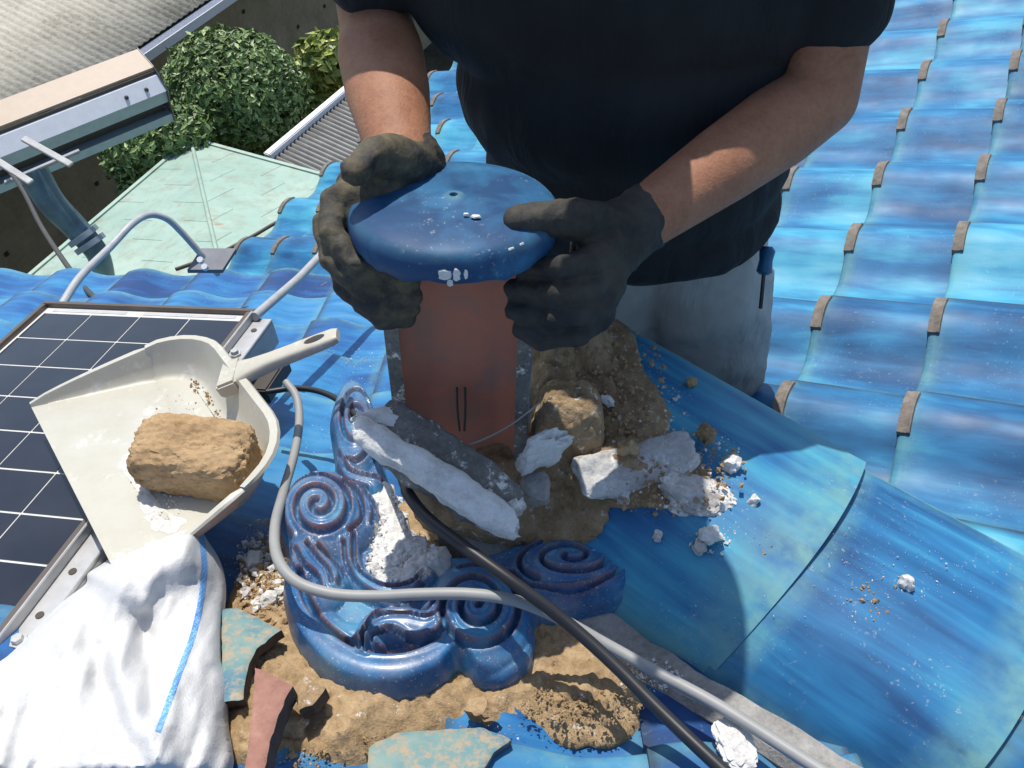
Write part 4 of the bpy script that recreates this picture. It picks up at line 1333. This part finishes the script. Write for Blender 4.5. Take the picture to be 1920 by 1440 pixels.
small = [  # x, y, surface, radii, seed, material, label
    (1366, 878, capsurf, (.014, .012, .011), 21, 'plaster', 'rounded white plaster lump above the mottled chunk'),
    (1330, 1012, capsurf, (.010, .011, .014), 22, 'plaster', 'upright white plaster fragment below the mottled chunk'),
    (1311, 1030, capsurf, (.010, .008, .007), 23, 'plaster_grey', 'small grey plaster bit beside the upright fragment'),
    (1232, 1008, capsurf, (.007, .006, .005), 24, 'plaster', 'tiny white plaster bit on dark tile near the ornament tip'),
    (1168, 938, capsurf, (.014, .009, .006), 25, 'plaster', 'flaky white plaster bit at the soil heap foot'),
    (1411, 945, capsurf, (.010, .006, .006), 26, 'plaster', 'sunlit white plaster bit beside the mottled chunk'),
    (1697, 1098, capsurf, (.010, .009, .006), 27, 'plaster', 'bright white plaster bit alone on the sunlit ridge cap'),
    (1138, 768, soilsurf, (.011, .006, .006), 28, 'plaster', 'white plaster bit resting on the brown soil heap'),
    (1297, 720, capsurf, (.010, .007, .005), 29, 'soil', 'brown soil crumb alone on the shaded ridge cap'),
    (1318, 832, soilsurf, (.012, .010, .012), 30, 'soil_dusty', 'brown soil lump at the tip of the curved mortar strip'),
    (905, 1340, sand2, (.016, .012, .009), 31, 'soil', 'tan stone in the shadow in front of the ornament'),
    (507, 1128, sand2, (.013, .010, .009), 32, 'plaster', 'white plaster bit in the sand left of the ornament'),
    (478, 1052, sand2, (.015, .012, .008), 33, 'plaster', 'pale flat plaster bit near the white sack'),
    (546, 1365, sand2, (.020, .018, .014), 34, 'soil_dusty', 'rounded soil clod in the shadow beside the red tile shard'),
    (1085, 640, soilsurf, (.030, .026, .026), 35, 'soil_dusty', 'large soil clod at the top of the soil heap'),
    (1045, 690, soilsurf, (.022, .024, .022), 36, 'soil_dusty', 'knobbly soil clod just behind the right glove'),
    (1175, 860, soilsurf, (.014, .012, .010), 37, 'soil', 'small soil clod between the big clod and mortar strip'),
    (1090, 895, soilsurf, (.016, .014, .012), 38, 'soil_dusty', 'soil clod wedged under the big smooth clod'),
]
for x, y, sf, rr, sd, mk, lb in small:
    p = sf(np.array([x]), np.array([y]))[0]
    nm = 'plaster_bit' if 'plaster' in mk else 'soil_clod'
    tag(link(nm, rock(nm, (p[0], p[1], p[2] + rr[2] * .7), rr, sd, 3, 1.2, .45, .12, (sd * .3, sd * .2, sd)), M[mk]), lb, 'plaster bit' if 'plaster' in mk else 'soil clod')
p = hit(1375, 1400, npl(.02))
tag(link('plaster_flake', rock('plaster_flake', (p[0], p[1], p[2] + .008), (.018, .026, .006), 41, 4, 1.2, .5, .18, (0, 0, .3)), M['plaster']), 'cracked white plaster flake beside the grey cable by the ridge foot', 'plaster flake')
# broken tiles in the sand
def shard(name, poly, off, th, m, label, seed, tilt=(0, 0), edgem=None, group=None):
    pl = (NPL[0] + off - tilt[1] * .4, tilt[0], NPL[2] + tilt[1])
    def top(X, Y, D):
        p = hit(X, Y, pl).copy(); p[:, 2] -= .0025 * np.exp(-D / 4.0); return p
    def bot(X, Y):
        p = hit(X, Y, pl).copy(); p[:, 2] -= th; return p
    me, VX, VY, D, nb = relief(name, [(x + 3 * noise.noise(Vector((x * .06, y * .06, seed))) + 1.5 * noise.noise(Vector((x * .2, y * .2, seed))), y + 3 * noise.noise(Vector((x * .06, y * .06, seed + 5)))) for x, y in [(q[0], q[1]) for q in densify(poly, 9)]], 6, top, bot, True, 40)
    attr(me, 'edge', np.concatenate([np.clip(1 - D / 8, 0, 1), np.zeros(nb)]))
    me.materials.append(m); me.materials.append(edgem or M['unglazed'])
    for pg in me.polygons:
        if any(i >= len(VX) for i in pg.vertices): pg.material_index = 1
    return tag(link(name, me), label, 'tile shard', group)
def dustyglaze():
    m, nt, bs = mat('dusty_turquoise_glaze')
    co = coords(nt)
    a = ntex(nt, co, 10, 6, .65); b = ntex(nt, co, 26, 6, .7)
    col = ramp(nt, a, [(.32, (.03, .12, .24)), (.5, (.12, .24, .25)), (.7, (.22, .31, .27))])
    col = mixc(nt, mrange(nt, ntex(nt, co, 75, 7, .75), .46, .60), col, (.36, .28, .185))
    nt.links.new(col, bs.inputs['Base Color']); bs.inputs['Roughness'].default_value = .6; bump(nt, bs, b, .2, .004)
    return m
M['turq'] = dustyglaze()
M['pinkclay'] = earth('pink_clay', (.22, .115, .085), (.34, .18, .14), (.42, .25, .19), 14, bst=.3)
M['darkclay'] = plain('dark_fired_clay', (.07, .05, .04), .9, var=.4, scale=60, bst=.6)
shard('tile_shard', [(415, 1140), (445, 1138), (525, 1180), (480, 1215), (462, 1250), (455, 1310), (415, 1315)], .058, .022, M['turq'], 'turquoise glazed tile shard beside the white sack', 1, edgem=M['darkclay'])
shard('tile_shard', [(478, 1250), (520, 1268), (548, 1285), (525, 1330), (505, 1390), (492, 1455), (455, 1455), (470, 1350)], .075, .035, M['pinkclay'], 'pinkish red clay tile shard with thick dark broken edge', 2, (-.1, .05), M['darkclay'])
shard('tile_shard', [(548, 1290), (575, 1262), (610, 1290), (585, 1320), (560, 1330)], .066, .03, M['soil_dusty'], 'small sandy square tile shard under the ornament lip', 3, edgem=M['darkclay'])
shard('tile_shard', [(690, 1400), (745, 1372), (900, 1362), (960, 1385), (925, 1410), (890, 1465), (690, 1465)], .030, .02, M['turq'], 'wide dusty turquoise tile shard half covered by sand', 4, edgem=M['unglazed'])

# ------------------------------------------------------------------ white woven sack with blue stripe
def sack():
    out = smoothpoly([(345, 982), (372, 985), (388, 1012), (412, 1050), (424, 1100), (420, 1170), (420, 1235), (430, 1280), (428, 1350), (420, 1470), (200, 1480), (-60, 1480), (-60, 1250), (0, 1240), (60, 1185), (115, 1130), (160, 1095), (165, 1075), (195, 1055), (225, 1030), (285, 1000)], 5)
    folds = [(cm2([(350, 1010), (300, 1040), (235, 1075)]), 60, .085), (cm2([(352, 1000), (330, 1060), (262, 1150), (240, 1190), (270, 1300), (290, 1440)]), 60, .035), (cm2([(375, 1000), (385, 1080), (360, 1180), (320, 1300), (296, 1380)]), 45, .020),
             (cm2([(160, 1100), (150, 1200), (150, 1320), (170, 1460)]), 70, .030), (cm2([(60, 1210), (-10, 1300), (-40, 1420)]), 90, .030),
             (cm2([(420, 1150), (405, 1250), (370, 1400), (360, 1470)]), 26, .018), (cm2([(215, 1230), (235, 1330), (230, 1450)]), 26, .016)]
    hollows = [(cm2([(262, 1160), (280, 1240), (292, 1330)]), 20, .022), (cm2([(180, 1220), (200, 1300), (250, 1410)]), 22, .016), (cm2([(100, 1230), (0, 1270)]), 26, .012), (cm2([(395, 1260), (380, 1350), (350, 1440)]), 16, .014)]
    def top(X, Y, D):
        base = hit(X, Y, npl(.03))
        h = .050 * np.sqrt(np.clip(1 - (1 - np.clip(D / 70, 0, 1)) ** 2, 0, 1))
        g = np.clip(D / 45, 0, 1) ** .5
        for pts, w_, a in folds: h += a * g * np.exp(-(segdist(X, Y, pts) / w_) ** 2)
        for pts, w_, a in hollows: h -= a * g * np.exp(-(segdist(X, Y, pts) / w_) ** 2)
        for i in range(len(X)):
            q = Vector((X[i] * .01, Y[i] * .01, 3))
            h[i] += g[i] * (.005 * noise.fractal(q * 1.2, 1, 2, 4) + .006 * noise.ridged_multi_fractal(Vector((q.x * 1.9 + q.y * .7, q.y * .35, 2)), 1, 2, 3, 1, 2) + .0016 * noise.ridged_multi_fractal(Vector((q.x * 4, q.y * 5, 7)), 1, 2, 3, 1, 2))
        d = ray(X, Y); 
        t = base[:, 1] / d[:, 1]
        return d * (t - h * 1.05)[:, None]
    def bot(X, Y): 
        p = hit(X, Y, npl(-.02)); return p
    me, VX, VY, D, nb = relief('sack_body', out, 7, top, bot, True, 80)
    m, nt, bs = mat('white_woven_plastic')
    co = coords(nt, rnd=False)
    a = ntex(nt, co, 420, 2, .6); b = ntex(nt, co, 22, 4)
    nt.links.new(ramp(nt, b, [(.3, (.55, .55, .545)), (.7, (.64, .64, .635))]), bs.inputs['Base Color'])
    bs.inputs['Roughness'].default_value = .55
    bump(nt, bs, math_(nt, 'ADD', a, math_(nt, 'MULTIPLY', b, 2.0)), .25, .003)
    root = thing('woven_sack', 'crumpled white woven sack with a thin blue stripe', 'sack', tuple(hit(200, 1250, NPL)))
    adopt(link('sack_body', me, m), root)
    # stripe follows the cloth
    path = cm2([(375, 988), (381, 1030), (383, 1070), (376, 1130), (362, 1190), (342, 1245), (322, 1300), (306, 1345), (296, 1372)], 8)
    pv = np.array(path); tg = np.gradient(pv, axis=0); tg /= np.linalg.norm(tg, axis=1)[:, None]; nrm = np.stack([-tg[:, 1], tg[:, 0]], 1)
    vs = []; fs = []; ws = np.linspace(-5.5, 5.5, 5)
    allp = np.concatenate([pv + nrm * w_ for w_ in ws])
    n_ = len(pv)
    Dd = segdist(allp[:, 0], allp[:, 1], [(p[0], p[1]) for p in densify(out, 7)], True)
    T = top(allp[:, 0], allp[:, 1], Dd)
    T = T * (1 - .0009)
    for j in range(len(ws) - 1):
        for i in range(n_ - 1): fs.append((j * n_ + i, j * n_ + i + 1, (j + 1) * n_ + i + 1, (j + 1) * n_ + i))
    ms, nt, bs = mat('blue_woven_stripe')
    ck = nt.nodes.new('ShaderNodeTexChecker'); ck.inputs['Scale'].default_value = 300; ck.inputs['Color1'].default_value = (.10, .30, .68, 1); ck.inputs['Color2'].default_value = (.25, .48, .80, 1)
    nt.links.new(coords(nt, rnd=False), ck.inputs['Vector']); nt.links.new(ck.outputs[0], bs.inputs['Base Color']); bs.inputs['Roughness'].default_value = .5
    adopt(link('stripe', mesh('stripe', T, fs, True), ms), root)
sack()

# ------------------------------------------------------------------ cables
def osurf(x, y, off): 
    p = hit(np.array([x]), np.array([y]), (OPL[0] + off, 0, OPL[2]))[0]; return Vector(p)
g = [P(536, 716, 1.42), P(556, 745, 1.40), P(561, 790, 1.36), P(552, 850, 1.28), P(532, 920, 1.16), P(516, 985, 1.06), P(520, 1045, .985), P(555, 1090, .955), P(620, 1113, .945), P(700, 1118, .94), P(790, 1114, .935), P(880, 1114, .93), P(965, 1126, .93), P(1050, 1160, .93), P(1140, 1210, .925), P(1240, 1265, .905), P(1350, 1325, .875), P(1500, 1420, .83), P(1640, 1510, .79)]
tag(link('grey_cable', tube('grey_cable', catmull(g, 8), .0066, 12), plain('grey_cable_sheath', (.30, .30, .29), .5, var=.08)), 'grey cable looping over the cloud ornament and along the ridge', 'cable')
k = [P(500, 735, 1.44), P(560, 728, 1.44), P(620, 742, 1.40), P(680, 790, 1.25), P(740, 870, 1.06), P(762, 920, .985), P(800, 970, .955), P(870, 1025, .935), P(960, 1090, .915), P(1060, 1165, .905), P(1150, 1245, .885), P(1240, 1335, .855), P(1340, 1430, .82), P(1440, 1520, .79)]
tag(link('black_cable', tube('black_cable', catmull(k, 8), [.0052 if i < 40 else .0072 for i in range(len(catmull(k, 8)))], 12), plain('black_cable_sheath', (.018, .018, .020), .4, var=.2)), 'thick black cable crossing the ornament diagonally over the grey one', 'cable')
tag(link('thin_wire', tube('thin_wire', catmull([P(330, 505, 3.2), P(400, 480, 3.3), P(470, 445, 3.4), P(530, 412, 3.5), P(600, 392, 3.6)], 6), .0075, 8), M['dark_brown']), 'thin dark wire strung across in front of the pale green roof', 'wire')
tag(link('drop_wire', tube('drop_wire', catmull([P(0, 300, 3.5), P(40, 352, 3.3), P(75, 420, 3.1), P(110, 475, 2.8), P(150, 530, 2.5), P(175, 556, 2.35), P(190, 565, 2.3)], 6), .0085, 8), plain('dark_wire', (.05, .05, .05), .5)), 'dark wire sagging past the downpipe down to the tiles', 'wire')

# ------------------------------------------------------------------ kneeling worker
person = thing('person', 'kneeling worker in black T-shirt, grey trousers and black rubber gloves', 'person', (.24, 1.15, -1.30))
def skinm():
    m, nt, bs = mat('tanned_skin')
    co = coords(nt, rnd=False)
    nt.links.new(ramp(nt, math_(nt, 'ADD', math_(nt, 'MULTIPLY', ntex(nt, co, 14, 6, .7), .6), math_(nt, 'MULTIPLY', ntex(nt, co, 160, 4, .7), .4)), [(.34, (.25, .105, .055)), (.5, (.34, .155, .085)), (.66, (.40, .20, .115))]), bs.inputs['Base Color'])
    bs.inputs['Roughness'].default_value = .6; bs.inputs['Specular IOR Level'].default_value = .35; bs.inputs['Subsurface Weight'].default_value = .08
    bs.inputs['Subsurface Radius'].default_value = (.01, .004, .002)
    bump(nt, bs, math_(nt, 'ADD', ntex(nt, co, 320, 3), ntex(nt, co, 45, 3)), .3, .003)
    return m
M['skin'] = skinm()
SR = Vector((-.170, 1.09, -.27)); ER = P(706, 62, 1.10); WR = P(752, 300, .93)
SL = Vector((.385, 1.09, -.27)); EL = P(1535, 185, 1.06); WL = P(1195, 420, .945)
head = Vector((.06, .90, -.03))
body_ch = [[(SR, .058), (SR.lerp(ER, .6), .050), (ER + Vector((0, .01, -.005)), .049), (ER.lerp(WR, .22) + Vector((0, 0, .003)), .054), (ER.lerp(WR, .5), .051), (ER.lerp(WR, .8), .041), (WR, .035)],
           [(SL, .058), (SL.lerp(EL, .6), .050), (EL, .048), (EL.lerp(WL, .25), .051), (EL.lerp(WL, .55), .046), (WL, .034)],
           [(Vector((.10, 1.10, -.22)), .058), (Vector((.075, .97, -.10)), .054)],
           [(Vector((.11, 1.10, -.33)), .10), (Vector((.16, 1.08, -.6)), .10), (Vector((.20, 1.12, -.84)), .11)]]
nose = head + Vector((0, -.115, -.045))
body_e = [(head, (.075, .098, .085)), (head + Vector((0, -.055, -.06)), (.055, .055, .06)), (nose, (.013, .016, .020)),
          (head + Vector((.077, 0, -.01)), (.010, .022, .030)), (head + Vector((-.077, 0, -.01)), (.010, .022, .030)),
          (head + Vector((.0, -.098, -.092)), (.024, .010, .006)), (head + Vector((.03, -.092, -.005)), (.020, .012, .010)), (head + Vector((-.03, -.092, -.005)), (.020, .012, .010))]
bo = blob('body', body_ch, body_e, .0055, 8, M['skin']); adopt(bo, person)
hair = blob('hair', [], [(head + Vector((0, .018, .020)), (.083, .098, .085))], .007, 4, plain('black_hair', (.012, .010, .009), .6)); adopt(hair, person)
for sx in (-.03, .03):
    adopt(link('eye', rock('eye', head + Vector((sx, -.100, -.006)), (.010, .007, .008), 1, 2, 1, 0, 0), plain('eye_dark', (.03, .025, .02), .2)), person)

def fabric(name, col, rough=.85, scale=60):
    m, nt, bs = mat(name)
    co = coords(nt, rnd=False)
    a = ntex(nt, co, 6, 5, .6); b = ntex(nt, co, 900, 2)
    hi = tuple(c * 1.25 for c in col); lo = tuple(c * .8 for c in col)
    nt.links.new(ramp(nt, a, [(.35, lo), (.65, hi)]), bs.inputs['Base Color'])
    bs.inputs['Roughness'].default_value = rough; bs.inputs['Specular IOR Level'].default_value = .2
    bs.inputs['Sheen Weight'].default_value = .03
    f1 = ntex(nt, coords(nt, (1, 1, .35), rnd=False), 11, 4, .55, .8)
    bump(nt, bs, math_(nt, 'ADD', math_(nt, 'MULTIPLY', f1, 3.0), math_(nt, 'MULTIPLY', b, .04)), .35, .02)
    return m
def wrinkle(o, amp, scale, axis=(1, 1, .3), seed=0):
    me = o.data
    n_ = len(me.vertices); co = np.empty(n_ * 3); me.vertices.foreach_get('co', co); co = co.reshape(-1, 3)
    nr = np.empty(n_ * 3); me.vertices.foreach_get('normal', nr); nr = nr.reshape(-1, 3)
    h = np.array([noise.ridged_multi_fractal(Vector((p[0] * axis[0], p[1] * axis[1], p[2] * axis[2])) * scale + Vector((seed, 0, 0)), 1, 2, 3, 1, 2) - 1 for p in co])
    me.vertices.foreach_set('co', (co + nr * (h * amp)[:, None]).ravel()); me.update()
chest = [(Vector((.11, 1.08, -.33)), (.265, .140, .15)), (Vector((.14, 1.05, -.47)), (.275, .150, .17)), (Vector((.165, 1.05, -.62)), (.240, .160, .17)), (Vector((.185, 1.06, -.74)), (.225, .165, .14)), (Vector((.205, 1.07, -.83)), (.215, .170, .085)), (Vector((.14, 1.03, -.87)), (.12, .10, .05)), (Vector((.10, 1.08, -.22)), (.15, .10, .07))]
slv = [[(SR + Vector((.05, .01, 0)), .080), (SR, .074), (SR.lerp(ER, .5), .066), (SR.lerp(ER, .72), .066)], [(SL - Vector((.05, -.01, 0)), .080), (SL, .074), (SL.lerp(EL, .5), .066), (SL.lerp(EL, .68), .066)]]
sh = blob('shirt', slv, chest, .007, 8, fabric('black_cotton', (.019, .020, .022))); wrinkle(sh, .007, 6, (1, 1, .45), seed=3); adopt(sh, person)
KL = Vector((.375, 1.03, zF((.375, 1.03)) + .075)); KR = Vector((.17, 1.04, zF((.17, 1.04)) + .085))
AL = Vector((.20, 1.40, zF((.20, 1.40)) + .075)); AR = Vector((.05, 1.44, zF((.05, 1.44)) + .085))
tr = blob('trousers', [[(Vector((.30, 1.12, -.86)), .112), (KL.lerp(Vector((.30, 1.10, -.88)), .5), .110), (KL, .085)], [(Vector((.14, 1.12, -.88)), .118), (KR.lerp(Vector((.14, 1.12, -.88)), .5), .112), (KR, .090)],
                       [(KL, .082), (KL.lerp(AL, .4), .074), (AL, .056)], [(KR, .080), (KR.lerp(AR, .4), .072), (AR, .055)]],
          [(Vector((.20, 1.14, -.84)), (.185, .145, .10)), (Vector((.20, 1.24, -.95)), (.17, .11, .12))], .007, 6, fabric('grey_work_cloth', (.44, .41, .365), .8))
wrinkle(tr, .009, 7, (1, 1, 1.1), seed=9); adopt(tr, person)
adopt(link('belt', tube('belt', [Vector((.20 + .188 * math.cos(a), 1.135 + .150 * math.sin(a), -.815)) for a in np.linspace(0, 6.2832, 40)], .014, 8, False), plain('black_belt', (.015, .014, .013), .5)), person)
for A, K in ((AL, KL), (AR, KR)):
    d_ = (A - K).normalized()
    adopt(blob('boot', [[(A, .05), (A + d_ * .06, .048), (A + d_ * .10 + Vector((0, 0, -.03)), .042)], [(A + d_ * .05, .045), (A + d_ * .07 + Vector((0, -.02, -.05)), .036)]], (), .007, 5, plain('black_boot', (.02, .02, .02), .5)), person)
def glovem(name, dusty):
    m, nt, bs = mat(name)
    co = coords(nt, rnd=False)
    a = ntex(nt, co, 12, 5, .65); b = ntex(nt, co, 60, 5, .7)
    col = ramp(nt, a, [(.35, (.022, .022, .023)), (.65, (.048, .047, .045))])
    col = mixc(nt, mrange(nt, math_(nt, 'ADD', math_(nt, 'MULTIPLY', ntex(nt, co, 7, 3), .6), math_(nt, 'MULTIPLY', b, .4)), .44, .64, 0, dusty), col, (.19, .155, .085))
    nt.links.new(col, bs.inputs['Base Color']); bs.inputs['Roughness'].default_value = .7; bs.inputs['Specular IOR Level'].default_value = .25
    bump(nt, bs, math_(nt, 'ADD', b, math_(nt, 'MULTIPLY', ntex(nt, co, 25, 3, .5, 1.0), 2)), .3, .006)
    return m
M['glove'] = glovem('black_rubber_glove', .22); M['glove_dusty'] = glovem('dusty_rubber_glove', .85)
def glove(ch, gm):
    o = blob('glove', [ch[0]] + [[(p, r * (.86 if r < .02 else 1)) for p, r in c2] for c2 in ch[1:]], (), .0026, 3, gm); wrinkle(o, .0026, 30, (1, 1, 1), 5); adopt(o, person)
    return o
glove([[(P(775, 305, .945), .036), (P(735, 320, .925), .038), (P(690, 365, .915), .036), (P(668, 420, .915), .034)],
       [(P(765, 305, .92), .028), (P(715, 290, .875), .0215), (P(690, 300, .858), .0195), (P(664, 322, .845), .0165)],
       [(P(665, 370, .905), .026), (P(625, 378, .89), .0165), (P(622, 440, .872), .0145), (P(672, 500, .866), .0140), (P(770, 528, .885), .0125)],
       [(P(660, 410, .915), .026), (P(612, 420, .90), .0165), (P(622, 490, .882), .0145), (P(682, 540, .876), .0140), (P(775, 556, .892), .0125)],
       [(P(665, 440, .925), .026), (P(622, 462, .913), .0160), (P(645, 535, .896), .0142), (P(698, 575, .889), .0135), (P(770, 578, .90), .0120)],
       [(P(675, 470, .93), .026), (P(648, 505, .93), .0150), (P(678, 570, .914), .0130), (P(718, 600, .908), .0125), (P(765, 598, .912), .0110)]], M['glove_dusty'])
glove([[(P(1215, 405, .96), .037), (P(1170, 435, .935), .038), (P(1130, 475, .915), .036), (P(1115, 525, .912), .034)],
       [(P(1150, 430, .915), .028), (P(1080, 412, .870), .0215), (P(1020, 408, .852), .0195), (P(970, 414, .843), .0165)],
       [(P(1128, 465, .895), .026), (P(1108, 490, .870), .0165), (P(1052, 500, .860), .0148), (P(985, 503, .885), .0130)],
       [(P(1128, 510, .905), .026), (P(1112, 540, .882), .0168), (P(1040, 550, .870), .0150), (P(965, 542, .893), .0130)],
       [(P(1122, 550, .91), .026), (P(1100, 588, .892), .0165), (P(1032, 596, .880), .0148), (P(965, 580, .898), .0128)],
       [(P(1112, 580, .92), .025), (P(1078, 630, .905), .0150), (P(1020, 638, .893), .0132), (P(975, 618, .903), .0115)]], M['glove'])

# screwdriver hanging from the worker's belt
sc = thing('screwdriver', 'blue handled screwdriver hanging at the worker\'s hip', 'screwdriver', tuple(P(1428, 520, 1.30)))
a, b, c_ = P(1440, 462, 1.29), P(1432, 515, 1.30), P(1426, 578, 1.32)
adopt(link('handle', tube('handle', [a, a.lerp(b, .15), a.lerp(b, .5), a.lerp(b, .9), b], [.007, .012, .010, .012, .007], 10), plain('blue_plastic', (.01, .10, .20), .35)), sc)
adopt(link('shaft', tube('shaft', [b, c_], .0032, 8), plain('dark_steel_shaft', (.05, .05, .05), .4, .8)), sc)
